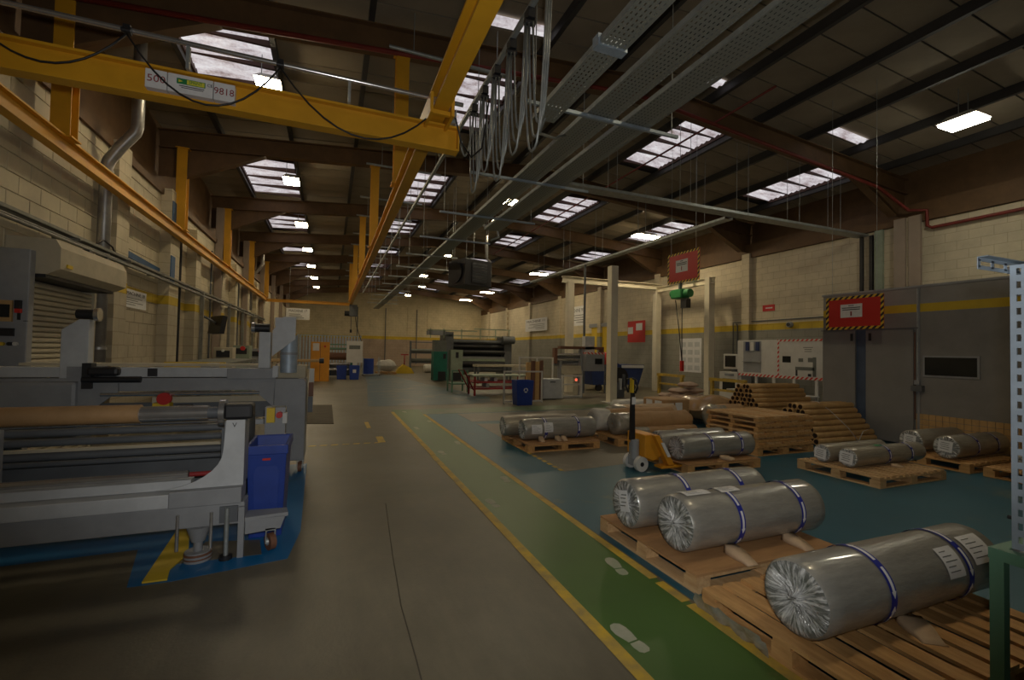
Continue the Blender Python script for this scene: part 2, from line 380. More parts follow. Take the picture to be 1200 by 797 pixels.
# ================================================================== THE BUILDING
XL, XR, YF, YB = -3.5, 14.1, -6.0, 44.0
RIDGE, ZR, SL = 5.4, 7.30, .075
def roofz(x): return ZR-SL*abs(x-RIDGE)
FR = [2.63+4.87*k for k in range(9)]      # portal frames; the second stands at 7.5
ceiling = thing('ceiling', 'dark pitched factory roof of tan boards on black purlins and brown frames', None, (RIDGE, 18, 6.6), kind='structure')
floor = MB().bb(XL-.4, XR+.4, YF, YB+.4, -.2, 0).build('floor', 'concrete_floor'); tag(floor, 'worn grey brown concrete factory floor with painted zones', kind='structure')
def flat(name, poly, z, mt, parent=floor):
    return MB().prism(poly, 2, z-.0012, z, None).build(name, mt, parent)
def rect(x0, x1, y0, y1): return [(x0, y0), (x1, y0), (x1, y1), (x0, y1)]
flat('blue_floor_paint', rect(2.24, 10.1, -2, 11.3), .0015, 'paint_blue')
flat('grey_floor_patch', [(2.95, 5.45), (6.3, 5.85), (6.9, 8.7), (3.0, 9.6)], .003, 'grey_patch')
flat('grey_floor_patch', rect(3.0, 9.0, 9.9, 11.2), .003, 'grey_patch')
flat('blue_floor_paint', [(1.0, 13.2), (4.6, 13.2), (5.2, 15.2), (4.2, 21), (3.3, 30), (2.1, 32), (1.6, 22)], .0015, 'paint_blue_faint')
flat('blue_floor_paint', [(-1.2, 3.74), (-.96, 3.74), (-.26, 3.86), (-.2, 4.4), (-.26, 6.9), (-3.3, 6.9), (-3.3, 4.35), (-1.35, 4.4)], .0015, 'paint_blue_bright')
flat('grey_floor_patch', [(-1.0, 4.02), (-.45, 4.0), (-.5, 4.3), (-.9, 4.4)], .003, 'grey_patch')
flat('green_walkway', rect(1.52, 2.20, -2, 12.3), .003, 'paint_green')
flat('green_walkway', rect(2.20, 9.5, 11.35, 12.3), .003, 'paint_green_faint')
flat('yellow_line', rect(1.44, 1.52, -2, 6.9), .0045, 'paint_yellow')
flat('yellow_line', rect(1.455, 1.535, 6.93, 11.95), .0045, 'paint_yellow')
for a, b in ((-2, 2.32), (2.36, 2.62), (2.68, 6.0), (6.02, 11.3)):
    flat('yellow_line', rect(2.15, 2.22, a, b), .0045, 'paint_yellow')
flat('yellow_line', rect(2.22, 9.5, 11.30, 11.34), .0045, 'paint_green_faint')
for k in range(14): flat('yellow_dash', rect(2.92, 2.98, 5.5+.17*k, 5.6+.17*k), .0045, 'paint_yellow')
for k in range(7): flat('yellow_dash', [(-.30+.17*k, 8.06), (-.2+.17*k, 8.06), (-.17+.17*k, 8.13), (-.27+.17*k, 8.13)], .003, 'paint_yellow')
flat('yellow_dash', rect(.80, .92, 8.1, 8.65), .003, 'paint_yellow'); flat('yellow_dash', rect(.72, .80, 9.6, 10.4), .003, 'paint_yellow')
def footprint(x, y, a, s=1.0):
    pts = []
    for (px_, py_) in ((-.045, -.14), (0, -.155), (.042, -.14), (.046, -.06), (.04, -.03)): pts.append((px_, py_))
    heel = [(-.04, -.13), (-.02, -.15), (.02, -.15), (.04, -.13), (.043, -.085), (.036, -.05), (-.036, -.05), (-.043, -.085)]
    sole = [(-.034, -.035), (.034, -.035), (.05, .03), (.055, .085), (.045, .135), (.015, .155), (-.02, .15), (-.045, .115), (-.052, .06)]
    def tr(P):
        return [(x+s*(p[0]*math.cos(a)-p[1]*math.sin(a)), y+s*(p[0]*math.sin(a)+p[1]*math.cos(a))) for p in P]
    for P in (heel, sole): flat('footprint_mark', tr(P), .0045, 'foot_paint')
for (px_, py_, a) in ((737, 748, .25), (722, 664, -.25), (577, 590, .2), (592, 562, -.2), (518, 531, .2), (536, 519, -.2), (488, 502, .1), (503, 494, -.1), (474, 483, .2)):
    p = onZ(px_, py_); footprint(p.x, p.y, a*.5, .92)
# crack in the slab
MB().tube([onZ(452, 590, .001), onZ(460, 650, .001), onZ(470, 710, .001), onZ(487, 770, .001), onZ(494, 797, .001)], .004, 4).build('slab_joint', 'mat_brown', floor)

# ---- walls
wl = MB().bb(XL-.3, XL-.02, YF, YB, 0, 4.85).build('wall_left', 'wall_left_brick'); tag(wl, 'cream painted blockwork wall with yellow band behind the crane track', kind='structure')
blk = MB().box((0, 0, 0), (.02, .436, .213)).build('block', 'wall_left_paint', wl, local=True, bevel=.004)
bme = blk.data; bpy.data.objects.remove(blk); nb = 0
for r_ in range(5, 22):
    for c in range(18):
        y = 5.4+.446*c+(.223 if r_ % 2 else 0); z = .11+.223*r_
        if z < 2.2 and y < 9.3: continue
        if nb >= 298: break
        o = bpy.data.objects.new('block', bme); COL.objects.link(o); o.parent = wl; o.location = Vector((XL-.011, y, z))-wl.location; nb += 1
        m_ = o.modifiers.new('bevel', 'BEVEL'); m_.width = .005; m_.segments = 1
wr = MB().bb(XR, XR+.3, YF, YB, 0, 5.15).build('wall_right', 'wall_right_paint'); tag(wr, 'cream and grey blockwork wall with yellow band behind the booth', kind='structure')
wb = MB().bb(XL-.3, XR+.3, YB, YB+.3, 0, 6.9).build('wall_back', 'wall_back_paint'); tag(wb, 'far cream end wall with yellow band and pinkish lower part', kind='structure')
wf = MB().bb(XL-.3, XR+.3, YF-.3, YF, 0, 7.4).build('wall_front', 'cream'); tag(wf, 'cream end wall behind the viewpoint', kind='structure')
for (x, w_) in ((-.6, .3), (2.6, .25), (3.3, .05), (6.7, .35), (8.6, .05)): box('wall_rib', x, x+w_, YB-.05, YB, 0, 5.6, 'wall_back_paint', wb)
for (x,) in ((4.7,), (2.2,), (7.6,)): MB().cyl((x, YB-.08, .2), (x, YB-.08, 5.4), .04, 8).build('conduit', 'machine_dark', wb)
# brown cladding between wall head and roof
tag(MB().bb(XL-.32, XL-.25, YF, YB, 4.85, 6.72).build('trim_1', 'rafter_brown'), 'brown steel cladding above the left wall head', kind='structure')
tag(MB().bb(XR+.25, XR+.32, YF, YB, 5.15, 6.72).build('trim_2', 'rafter_brown'), 'brown steel cladding above the right wall head', kind='structure')
tag(MB().bb(XL-.25, XL+.05, YF, YB, 4.86, 5.0).bb(XL-.25, XL-.2, YF, YB, 5.0, 5.4).build('trim_3', 'rafter_brown'), 'brown eaves beam lying on the left wall head', kind='structure')
tag(MB().bb(XR-.08, XR+.24, YF, YB, 5.16, 5.65).build('trim_4', 'rafter_brown'), 'brown eaves beam lying on the right wall head', kind='structure')
# piers on the left wall, with steel columns at the frames
for (y0, y1, pr, top) in ((9.45, 9.95, .14, 5.0), (11.95, 12.6, .2, 5.0), (14.0, 14.45, .2, 4.6), (17.0, 17.5, .2, 4.75), (19.3, 19.7, .2, 4.6), (21.9, 22.4, .2, 4.75), (24.3, 24.7, .2, 4.6), (26.8, 27.3, .2, 4.75), (31.6, 32.1, .2, 4.7), (36.5, 37, .2, 4.7)):
    box('pier', XL-.02, XL+pr, y0, y1, 0, top, 'wall_left_brick', wl)
for y in FR[1:]:
    if y > 13: MB().bb(XL, XL+.2, y-.32, y-.14, 0, 6.0).build('column', 'column_pink', wl)
    a = box('pilaster', XR-.16, XR, y-.27, y+.05, 0, 5.3, 'wall_right_paint', wr)
for (y0, y1) in ((6.93, 7.19), (7.26, 7.52)): box('pilaster', XR-.22, XR-.14, y0, y1, 0, 5.3, 'column_pink', wr)
# blue strips near the first pier
for (z0, z1) in ((4.15, 4.75), (2.95, 3.55)): box('blue_panel', XL+.2, XL+.215, 11.97, 12.25, z0, z1, 'blue_panel', wl)
MB().box((XL+.01, 10.95, 3.22), (.03, 2.1, .11), None, rx=-.035).build('blue_panel', 'blue_panel', wl)

# ---- roof: backing deck, boards, purlins, frames, roof lights
PL = [-2.53, -1.04, .45, 1.94, 3.43, 4.92]; PUR = PL+[2*RIDGE-x for x in reversed(PL)]
MB().add([(XL-.4, YF-.3, roofz(XL-.4)+.05), (RIDGE, YF-.3, ZR+.05), (XR+.4, YF-.3, roofz(XR+.4)+.05), (XL-.4, YB+.3, roofz(XL-.4)+.05), (RIDGE, YB+.3, ZR+.05), (XR+.4, YB+.3, roofz(XR+.4)+.05)], [(0, 1, 4, 3), (1, 2, 5, 4)]).build('roof_deck', 'purlin', ceiling)
SKY = [(8.0, 10.8), (14.0, 17.15), (19.8, 22.0), (25.9, 26.95), (29.9, 31.8), (34.8, 36.6), (39.6, 41.4)]
SKC = [(-2.53, -1.04), (1.94, 3.43), (7.37, 8.86), (11.84, 13.33)]
STRIP = [(1.94, 3.43), (6.35, 7.37), (10.35, 11.84)]
edges = [XL-.3]+PL+[RIDGE]+[2*RIDGE-x for x in reversed(PL)]+[XR+.3]
cand = []
for i in range(len(edges)-1):
    x0, x1 = edges[i], edges[i+1]; y = YF
    while y < YB:
        y1 = y+.66; xm, ym = (x0+x1)/2, y+.33
        hole = any(a-.01 <= xm <= b+.01 and ys-.4 < ym < ye+.2 for (a, b) in SKC for (ys, ye) in SKY)
        if not hole:
            d = Vector((xm, ym, roofz(xm)))-CAM; q = d.dot(fw); vis = q > 1 and abs(d.dot(rt)/q*FPX) < 640 and abs(d.dot(up)/q*FPX) < 430
            cand.append((0 if vis else 1, d.length, x0, x1, y, y1))
        y = y1
cand.sort(); rest = MB(); pmesh = {}
for k, (nv, dist, x0, x1, y0, y1) in enumerate(cand):
    xm = (x0+x1)/2; ang = math.atan(SL if xm < RIDGE else -SL)
    if k < 300:
        key = (round(x1-x0, 3), ang > 0)
        if key not in pmesh:
            o = MB().box((0, 0, 0), (x1-x0-.02, .63, .02), None, ry=-ang).build('roof_board', 'panel_tan', ceiling, local=True); pmesh[key] = o.data; bpy.data.objects.remove(o)
        o = bpy.data.objects.new('roof_board', pmesh[key]); COL.objects.link(o); o.parent = ceiling; o.location = Vector((xm, (y0+y1)/2, roofz(xm)+random.uniform(-.004, .004)))-ceiling.location
    else: rest.box((xm, (y0+y1)/2, roofz(xm)), (x1-x0-.02, .63, .02), None, ry=-ang)
tag(rest.build('roof_boards_far', 'panel_tan', ceiling), kind='stuff')
for x in PUR:
    z = roofz(x)-.01
    MB().bb(x-.035, x+.035, YF, YB, z-.17, z, None).bb(x-.035, x+.05, YF, YB, z-.18, z-.165).build('purlin', 'purlin', ceiling)
# frames: rafter halves with deeper haunches at the walls
DEP = .42
for y in FR[0:]:
    for (xa, xb) in ((XL-.2, RIDGE), (RIDGE, XR+.2)):
        za, zb = roofz(xa)-.19-DEP/2, roofz(xb)-.19-DEP/2
        o = MB().ibeam((xa, y, za), (xb, y, zb), DEP, .2, .02, .016).build('rafter', 'rafter_brown', ceiling)
        xw = xa if xa < 0 else xb; s = 1 if xa < 0 else -1; zz = (za if xa < 0 else zb)-DEP/2
        MB().prism([(xw, zz-.62), (xw+s*.55, zz-.62), (xw+s*2.1, zz+s*0+SL*2.1), (xw, zz)], 1, y-.012, y+.012).prism([(xw+s*.5, zz-.64), (xw+s*.55, zz-.60), (xw+s*2.15, zz+SL*2.1+.02), (xw+s*2.1, zz+SL*2.1-.02)], 1, y-.1, y+.1).build('haunch', 'rafter_brown', o)
# red sprinkler pipe along the first frame, turning down the right wall
y = FR[1]-.16
pp = [(XL+.2, y, roofz(XL)-.68), (RIDGE, y, ZR-.62), (XR-1.2, y, roofz(XR-1.2)-.75), (XR-.3, y-.2, 5.45), (XR-.12, y-.5, 5.4), (XR-.1, y-.5, 5.0), (XR-.1, y-.6, 4.93), (XR-.1, 0, 4.98)]
MB().tube(pp, .04, 8).build('red_pipe', 'pipe_red', ceiling)
MB().tube([(7.55, 6, 6.62), (7.6, 22, 6.55)], .022, 6).build('red_pipe', 'pipe_red', ceiling)
# roof lights: corrugated translucent sheets in dark frames
def corr(x0, x1, y0, y1, dz=.0):
    m_ = MB(); n = max(2, int((y1-y0)/.17))*4
    vs = []
    for j in range(n+1):
        yy = y0+(y1-y0)*j/n; zz = .022*math.sin(2*math.pi*(yy-y0)/.17)
        for x in (x0, x1): vs.append((x, yy, roofz(x)+.02+dz+zz))
    m_.add(vs, [(2*j, 2*j+1, 2*j+3, 2*j+2) for j in range(n)], None, True); return m_
for (a, b) in SKC:
    for (ys, ye) in SKY:
        s = thing('roof_light', None, None, Vector(((a+b)/2, (ys+ye)/2, roofz((a+b)/2)))-ceiling.location); s.parent = ceiling
        n = max(1, round((ye-ys)/.75)); st = (ye-ys)/n
        for k in range(n): corr(a+.06, b-.06, ys+k*st+.03, ys+(k+1)*st-.03).build('sheet', 'skylight_sheet', s)
        fr_ = MB()
        for k in range(n+1): fr_.bb(a, b, ys+k*st-.025, ys+k*st+.025, roofz((a+b)/2)-.05, roofz((a+b)/2)+.06)
        fr_.bb(a, a+.07, ys, ye, roofz(a)-.06, roofz(a)+.05).bb(b-.07, b, ys, ye, roofz(b)-.06, roofz(b)+.05)
        fr_.build('frame', 'frame_brown', s)
for (a, b) in STRIP:
    s = thing('roof_light', None, None, Vector(((a+b)/2, 7.0, roofz((a+b)/2)))-ceiling.location); s.parent = ceiling
    corr(a+.1, b-.1, 6.86, 7.12, -.06).build('sheet', 'skylight_sheet', s)

# ---- lamps under the roof
def lamp(x, y, z, lx, ly, mt, label, grp, tilt=0):
    t = thing('ceiling_lamp', label, 'lamp', (x, y, z-.12), grp)
    MB().box((x, y, z), (lx, ly, .12), None, top=(.6, .6)).build('housing', 'white', t)
    MB().box((x, y, z-.082), (lx*.92, ly*.92, .042), None).build('diffuser', mt, t)
    for s in (-1, 1): MB().cyl((x+s*lx*.3, y, z+.05), (x+s*lx*.3, y, roofz(x)-.02), .008, 5).build('hanger', 'galv', t)
for y in (9.1, 14.05, 18.9, 23.6, 28.3, 33.0, 38.0): lamp(-1.15, y, 6.3, .42, .6, 'lamp_glow', 'glowing box lamp hung above the yellow crane track', 'lamps over the crane bay')
for y in (14.7, 24.6, 34.3, 40.5): lamp(11.4, y, 6.3, 1.1, .45, 'lamp_glow', 'warm glowing lamp hung under the roof over the storage side', 'lamps over the storage side')
lamp(11.3, 4.94, 6.3, .55, .62, 'lamp_cool', 'bright wide lamp on the roof between two purlins near the booth', None)
for (x, y) in ((5.0, 13.1), (5.45, 15.2), (5.15, 22.0), (5.3, 28.6), (6.1, 33.5), (6.0, 39.6)): lamp(x, y, 6.3, .45, .45, 'lamp_glow', 'small glowing lamp hung over the cable trays', 'lamps along the roof ridge')  # some of the far ones are added to brighten the far end
lamp(4.6, 2.0, 6.4, .5, .6, 'lamp_glow', 'small added lamp, out of view, hung above the wide perforated cable trays', None)  # added lamp out of view, brightens the near end

# ================================================================== OVERHEAD: CRANE, TRAYS, FESTOON, SIGNS
CY = 'crane_yellow'
t = thing('crane_track', 'yellow steel crane track of two long beams on posts hung from the roof frames', 'crane track', (-1.1, 12, 3.95))
XA, XB, ZB = -3.22, .95, 3.98
MB().ibeam((XA, -3, ZB+.11), (XA, 27.3, ZB+.11), .22, .13, .022, .014).build('track_beam', CY, t)
MB().ibeam((XB, -3, ZB+.13), (XB, 27.3, ZB+.13), .26, .15, .024, .014).build('track_beam', CY, t)
MB().ibeam((XA, 27.2, ZB+.08), (XB, 27.2, ZB+.08), .16, .12).build('end_beam', CY, t)
for y in FR[0:6]:
    for (x, zb) in ((XA, ZB+.22), (XB, ZB+.26)):
        ztop = roofz(x)-.19-DEP
        m_ = MB(); yy = y-.06
        for (a, b, c, d) in ((-.1, .1, -.1, -.085), (-.1, .1, .085, .1), (-.008, .008, -.085, .085)): m_.bb(x+a, x+b, yy+c, yy+d, zb, ztop)
        p = m_.build('hanging_post', CY, t)
        MB().bb(x-.13, x+.13, yy-.12, yy+.12, zb-.02, zb).bb(x-.13, x+.13, yy-.12, yy+.12, ztop-.02, ztop).build('end_plate', CY, p)
# the travelling bridge, slung under the track
b = thing('crane_bridge', 'yellow travelling crane bridge with rating plates, slung under the crane track', 'crane', (-1.1, 4.7, 3.69))
YBR = 4.7
MB().ibeam((-3.4, YBR, 3.82), (1.18, YBR, 3.82), .26, .13, .022, .014).build('bridge_beam', CY, b)
MB().bb(1.18, 1.195, YBR-.075, YBR+.075, 3.69, 3.95).build('end_cap', CY, b)
for x in (XA, XB):
    c = MB().bb(x-.12, x-.09, YBR-.35, YBR+.35, 3.9, 4.1).bb(x+.09, x+.12, YBR-.35, YBR+.35, 3.9, 4.1).bb(x-.12, x+.12, YBR-.3, YBR-.26, 3.92, 3.96).bb(x-.12, x+.12, YBR+.26, YBR+.3, 3.92, 3.96).build('end_carriage', CY, b)
    for yy in (-.26, .26):
        for s in (-1, 1): MB().cyl((x+s*.03, YBR+yy, 4.035), (x+s*.09, YBR+yy, 4.035), .045, 12).build('wheel', 'steel', c)
    MB().bb(x+.12, x+.2, YBR-.1, YBR+.1, 3.96, 4.08).cyl((x+.16, YBR-.2, 4.0), (x+.16, YBR+.2, 4.0), .02, 8).build('drive', 'galv', c)
MB().cyl((-3.5, YBR-.1, 4.17), (1.22, YBR-.1, 4.17), .022, 10).build('cable_rail', 'steel', b)
for x in (-2.6, -1.2, .1, 1.1): MB().bb(x-.012, x+.012, YBR-.11, YBR-.06, 3.95, 4.15).build('rail_bracket', 'galv', b)
def sag(p, q, dz, n=12):
    p, q = Vector(p), Vector(q); return [p.lerp(q, i/n)+Vector((0, 0, -dz*4*(i/n)*(1-i/n))) for i in range(n+1)]
tx = [onY(x, y, YBR-.12).x for (x, y) in ((-60, 20), (148, 68), (328, 105), (517, 148))]
for i in range(4):
    MB().box((tx[i], YBR-.12, 4.16), (.05, .05, .07)).cyl((tx[i]-.03, YBR-.15, 4.14), (tx[i]+.03, YBR-.15, 4.14), .018, 8).build('cable_trolley', 'black', b)
    if i < 3: MB().tube(sag((tx[i], YBR-.13, 4.12), (tx[i+1], YBR-.13, 4.12), (.36, .46, .5)[i]), .008, 6).build('cable_loop', 'black', b)
MB().tube([(tx[3], YBR-.13, 4.12), (1.13, YBR-.16, 3.98), (1.2, YBR-.14, 3.75), (1.35, YBR, 3.68), (1.5, YBR+.1, 3.85), (1.57, YBR+.1, 4.4)], .009, 6).build('cable_loop', 'black', b)
# plates on the beam web side
YP = YBR-.069
pl = [onY(x, y, YP) for (x, y) in ((170, 96), (196, 101), (250, 111), (275, 116))]
zc = 3.825
def plate(x0, x1): return MB().bb(x0, x1, YP-.004, YP+.06, zc-.078, zc+.078).build('rating_plate', 'paper', b)
p1, p2, p3 = plate(pl[0].x, pl[1].x-.004), plate(pl[1].x+.004, pl[2].x-.004), plate(pl[2].x+.004, pl[3].x)
def ptxt(par, s, size, x, z, mt, xs=1): text('lettering', s, size, (x, YP-.005, z), (1, 0, 0), (0, 0, 1), mt, par, xs=xs)
ptxt(p1, '500', .085, (pl[0].x+pl[1].x)/2, zc, 'ink_red', 1.05); ptxt(p3, '9818', .085, (pl[2].x+pl[3].x)/2, zc, 'ink_red', .92)
w2 = pl[2].x-pl[1].x; x2 = pl[1].x
MB().bb(x2+w2*.2, x2+w2*.82, YP-.006, YP-.004, zc+.0, zc+.047).build('logo_field', 'ink_green', p2)
MB().bb(x2+w2*.42, x2+w2*.80, YP-.008, YP-.006, zc+.004, zc+.042).build('logo_field', 'ink_yellow', p2)
MB().prism([(x2+w2*.24, zc+.012), (x2+w2*.33, zc+.024), (x2+w2*.24, zc+.036)], 1, YP-.008, YP-.006).build('logo_field', 'ink_yellow', p2)
text('lettering', 'SPRINT', .038, (x2+w2*.61, YP-.009, zc+.024), (1, 0, 0), (0, 0, 1), 'ink_green', p2, xs=.8)
ptxt(p2, 'CE', .035, x2+w2*.92, zc+.03, 'ink'); MB().bb(x2+w2*.25, x2+w2*.8, YP-.006, YP-.004, zc-.018, zc-.012).bb(x2+w2*.3, x2+w2*.78, YP-.006, YP-.004, zc-.032, zc-.027).build('small_print', 'ink', p2)

# far chain hoist at the end of the track
h = thing('chain_hoist', 'dark chain hoist with pendant cable at the far end of the crane track', 'hoist', (1.1, 26.6, 3.3))
MB().bb(.9, 1.3, 26.4, 26.8, 3.35, 3.98).build('body', 'machine_dark', h); MB().cyl((.65, 26.6, 3.5), (.9, 26.6, 3.5), .14, 12).build('motor', 'black', h)
MB().tube([(1.0, 26.6, 3.35), (1.0, 26.6, 2.6)], .02, 6).build('chain', 'machine_dark', h); MB().tube([(1.2, 26.6, 3.4), (1.3, 26.6, 2.8), (1.6, 26.6, 1.9)], .018, 6).build('pendant_cable', 'black', h)
MB().cyl((1.0, 26.6, 2.45), (1.0, 26.6, 2.62), .06, 10).build('hook_block', 'black', h)

# outrigger tubes at the frames
for k, y in enumerate(FR[1:8]):
    for yy in (y-.25, y+2.5):
        if yy > 34: continue
        o = thing('support_tube', 'grey steel tube reaching sideways from a roof frame beside the crane posts', 'support tube', (1.8, yy, 6.3), 'steel tubes beside the crane posts')
        zz = 6.32
        MB().cyl((.72, yy, zz), (2.65, yy, zz), .03, 8).build('tube', 'galv', o)
        for x in (1.1, 2.5): MB().cyl((x, yy, zz), (x, yy, roofz(x)-.02), .008, 5).build('hanger_rod', 'galv', o)

# festoon: rail, trolleys and hanging flat cables
f_ = thing('cable_festoon', 'steel rail with trolleys carrying long loops of grey cable beside the crane track', 'festoon', (1.6, 8, 4.7))
XF, ZF = 1.60, 4.72
MB().bb(XF-.022, XF+.022, -2, 27, ZF-.02, ZF+.025).build('rail', 'galv', f_)
ys = [3.3, 3.75, 4.2, 4.65, 5.07, 5.5]
for i, y in enumerate(ys):
    MB().bb(XF-.035, XF+.035, y-.05, y+.05, ZF-.11, ZF-.02).cyl((XF-.05, y, ZF-.13), (XF+.05, y, ZF-.13), .03, 8).build('trolley', 'black', f_)
    if i < len(ys)-1:
        y2 = ys[i+1]
        for j in range(3):
            dep = (1.25, 1.1, 1.2, .95, 1.05)[i]-.13*j; xo = XF-.045+.03*j; pts = []
            for q in range(13):
                u = q/12; yy = y+.02*j+(y2-y-.04*j)*u; pts.append((xo, yy, ZF-.15-dep*(1-abs(2*u-1)**3.2)))
            MB().tube(pts, .011, 5).build('cable_loop', 'galv', f_)
MB().tube(sag((XF, 5.5, ZF-.13), (1.35, 5.2, 4.1), .35), .012, 5).build('cable_loop', 'galv', f_)
for y in FR[1:6]: MB().cyl((XF, y, ZF), (XF, y, roofz(XF)-.3), .008, 5).build('hanger_rod', 'galv', f_)

# cable trays
def tray(name_label, x0, x1, y0, y1, z, mt='perforated'):
    o = thing('cable_tray', name_label, 'cable tray', ((x0+x1)/2, (y0+y1)/2, z))
    MB().bb(x0, x1, y0, y1, z, z+.004).build('tray_bottom', mt, o)
    for x in (x0, x1):
        MB().bb(x-.003, x+.003, y0, y1, z, z+.06).build('side_flange', 'galv', o)
    return o
tl = tray('long perforated steel cable tray running the length of the roof', 2.92, 3.32, -2, 36, 4.62)
tr = tray('wide perforated steel cable tray ending beside the dark air heater', 3.48, 3.88, -2, 10.8, 4.62)
ts = tray('short narrow perforated tray ending beside the cable festoon', 2.22, 2.50, -2, 5.05, 4.45)
MB().bb(3.05, 3.2, -2, 35.8, 4.626, 4.66).build('cable_bundle', 'black', tl); MB().bb(3.55, 3.8, -2, 10.6, 4.626, 4.67).build('cable_bundle', 'black', tr)
MB().tube([(2.36, 5.0, 4.47), (2.42, 5.3, 4.42), (2.75, 5.5, 4.5), (2.98, 5.6, 4.64)], .02, 6).build('cable_bundle', 'galv', ts)
MB().bb(2.2, 2.52, 3.55, 3.65, 4.43, 4.54).build('joint_bracket', 'galv_blue', ts)
MB().tube([(3.5, 10.7, 4.66), (3.5, 11.0, 4.8), (3.9, 11.05, 4.8), (3.9, 10.9, 4.5), (3.7, 10.9, 4.4)], .03, 6).build('cable_bundle', 'galv', tr)
for k in range(12):
    y = 4.95+2.36*k
    o = thing('support_channel', 'thin steel channel hung on rods under the cable trays', 'support channel', (3.3, y, 4.56), 'channels under the cable trays')
    xr = 4.35 if y < 11 else 3.75+.3*(k % 2)
    MB().bb(2.1, xr, y-.02, y+.02, 4.565, 4.605).build('channel', 'galv_blue' if k < 4 else 'galv', o)  # near channels bluer: bluish light on the steel put into its colour
    for x in (2.2, xr-.1): MB().cyl((x, y, 4.6), (x, y, roofz(x)-.02), .007, 5).build('hanger_rod', 'galv', o)
# side trays running to the right wall
tc = thing('cable_tray', 'steel cable tray crossing under the roof to the right wall', 'cable tray', (9, 8.4, 5.05))
MB().bb(4.2, XR-.05, 8.22, 8.52, 5.05, 5.055).build('tray_bottom', 'galv', tc)
for y in (8.22, 8.52): MB().bb(4.2, XR-.05, y-.003, y+.003, 5.05, 5.11).build('side_flange', 'galv', tc)
for x in (5.6, 7.6, 9.4, 11.2, 12.8):
    for y in (8.2, 8.54): MB().cyl((x, y, 5.05), (x, y, roofz(x)-.02), .006, 5).build('hanger_rod', 'galv', tc)
for y in (8.15, 8.4): MB().bb(XR-.1, XR-.03, y-.04, y+.04, 2.9, 5.05).build('drop_cable', 'black', tc)
MB().bb(XR-.09, XR-.02, 7.86, 8.06, 2.9, 5.15).build('drop_trunking', 'pale_green', tc)
tb = thing('cable_tray', 'steel cable tray branching off towards the white gantry posts', 'cable tray', (9.15, 14, 5.0))
MB().bb(9.02, 9.28, 8.55, 20.5, 5.0, 5.005).build('tray_bottom', 'galv', tb)
for x in (9.02, 9.28): MB().bb(x-.003, x+.003, 8.55, 20.5, 5.0, 5.06).build('side_flange', 'galv', tb)
for y in (9.5, 12, 14.5, 17, 19.5):
    for x in (9.0, 9.3): MB().cyl((x, y, 5.0), (x, y, roofz(x)-.02), .006, 5).build('hanger_rod', 'galv', tb)
MB().cyl((9.05, 15.3, .05), (9.05, 15.3, 5.0), .045, 8).build('drop_pipe', 'machine_dark', tb)

# dark air heater hung between the trays
hx = thing('air_heater', 'dark boxy air heater with fan face hung on rods in the middle of the roof', 'heater', (4.35, 15.0, 3.75), rz=.35)
MB().bb(-.55, .55, -.5, .5, 0, .88).build('case', 'black', hx, local=True, bevel=.02)
MB().cyl((-.56, 0, .44), (-.6, 0, .44), .34, 20).build('fan_ring', 'black', hx, local=True)
MB().bb(-.3, .35, -.53, -.5, .1, .78).build('outlet_frame', 'black', hx, local=True)
for k in range(6): MB().box((.02, -.535, .16+.11*k), (.6, .02, .07), rx=.5).build('louvre', 'machine_dark', hx, local=True)
for (x, y) in ((-.45, -.4), (.45, -.4), (-.45, .4), (.45, .4)): MB().cyl((x, y, .88), (x, y, 3.44), .008, 5).build('hanger_rod', 'galv', hx, local=True)
MB().tube([(.6, 0, .25), (.85, 0, .25), (.9, 0, .5), (.88, 0, 1.0), (.72, 0, 1.1), (.7, 0, 1.6), (.7, 0, 1.9)], .05, 10).build('flue', 'duct', hx, local=True)

# hanging red signs
def hang_sign(label, X, ya, yb, z0, z1, wz, arrow='ink_red'):
    o = thing('hanging_sign', label, 'sign', (X, (ya+yb)/2, z0))
    MB().bb(X-.006, X+.006, ya, yb, z0, z1).build('board', 'sign_red', o)
    bw = .055; fr = MB().bb(X-.009, X-.006, ya, yb, z1-bw, z1).bb(X-.009, X-.006, ya, yb, z0, z0+bw).bb(X-.009, X-.006, ya, ya+bw, z0+bw, z1-bw).bb(X-.009, X-.006, yb-bw, yb, z0+bw, z1-bw)
    fr.build('hazard_border', 'hazard_yellow', o)
    ym, zm = (ya+yb)/2, (z0+z1)/2; hw, hh = (yb-ya)*.19, (z1-z0)*.20; zm += .04
    ym += (yb-ya)*.04
    p = MB().bb(X-.009, X-.006, ym-hw, ym+hw, zm-hh, zm+hh).build('notice', 'paper', o)
    MB().bb(X-.011, X-.009, ym-.05, ym+.05, zm+hh*.72, zm+hh*.82).bb(X-.011, X-.009, ym-hw*.85, ym+hw*.85, zm+hh*.40, zm+hh*.52).bb(X-.011, X-.009, ym-hw*.8, ym+hw*.8, zm+hh*.12, zm+hh*.24).build('print', 'ink', p)
    MB().bb(X-.011, X-.009, ym-.013, ym+.013, zm-hh*.75, zm-hh*.1).build('print', arrow, p)
    for y in (ya+.12, yb-.12): MB().cyl((X, y, z1), (X, y, wz), .004, 5).build('wire', 'galv', o)
hang_sign('red notice board with hazard border hung high beside the white gantry', 8.2, 8.52, 9.63, 3.42, 4.20, roofz(8.2)-.02)
hang_sign('red notice board with hazard border hung in front of the grey booth', 9.6, 5.36, 6.43, 2.17, 2.83, roofz(9.6)-.02)

# ================================================================== LEFT SIDE
MG, ML, MD = 'machine_grey', 'machine_light', 'machine_dark'
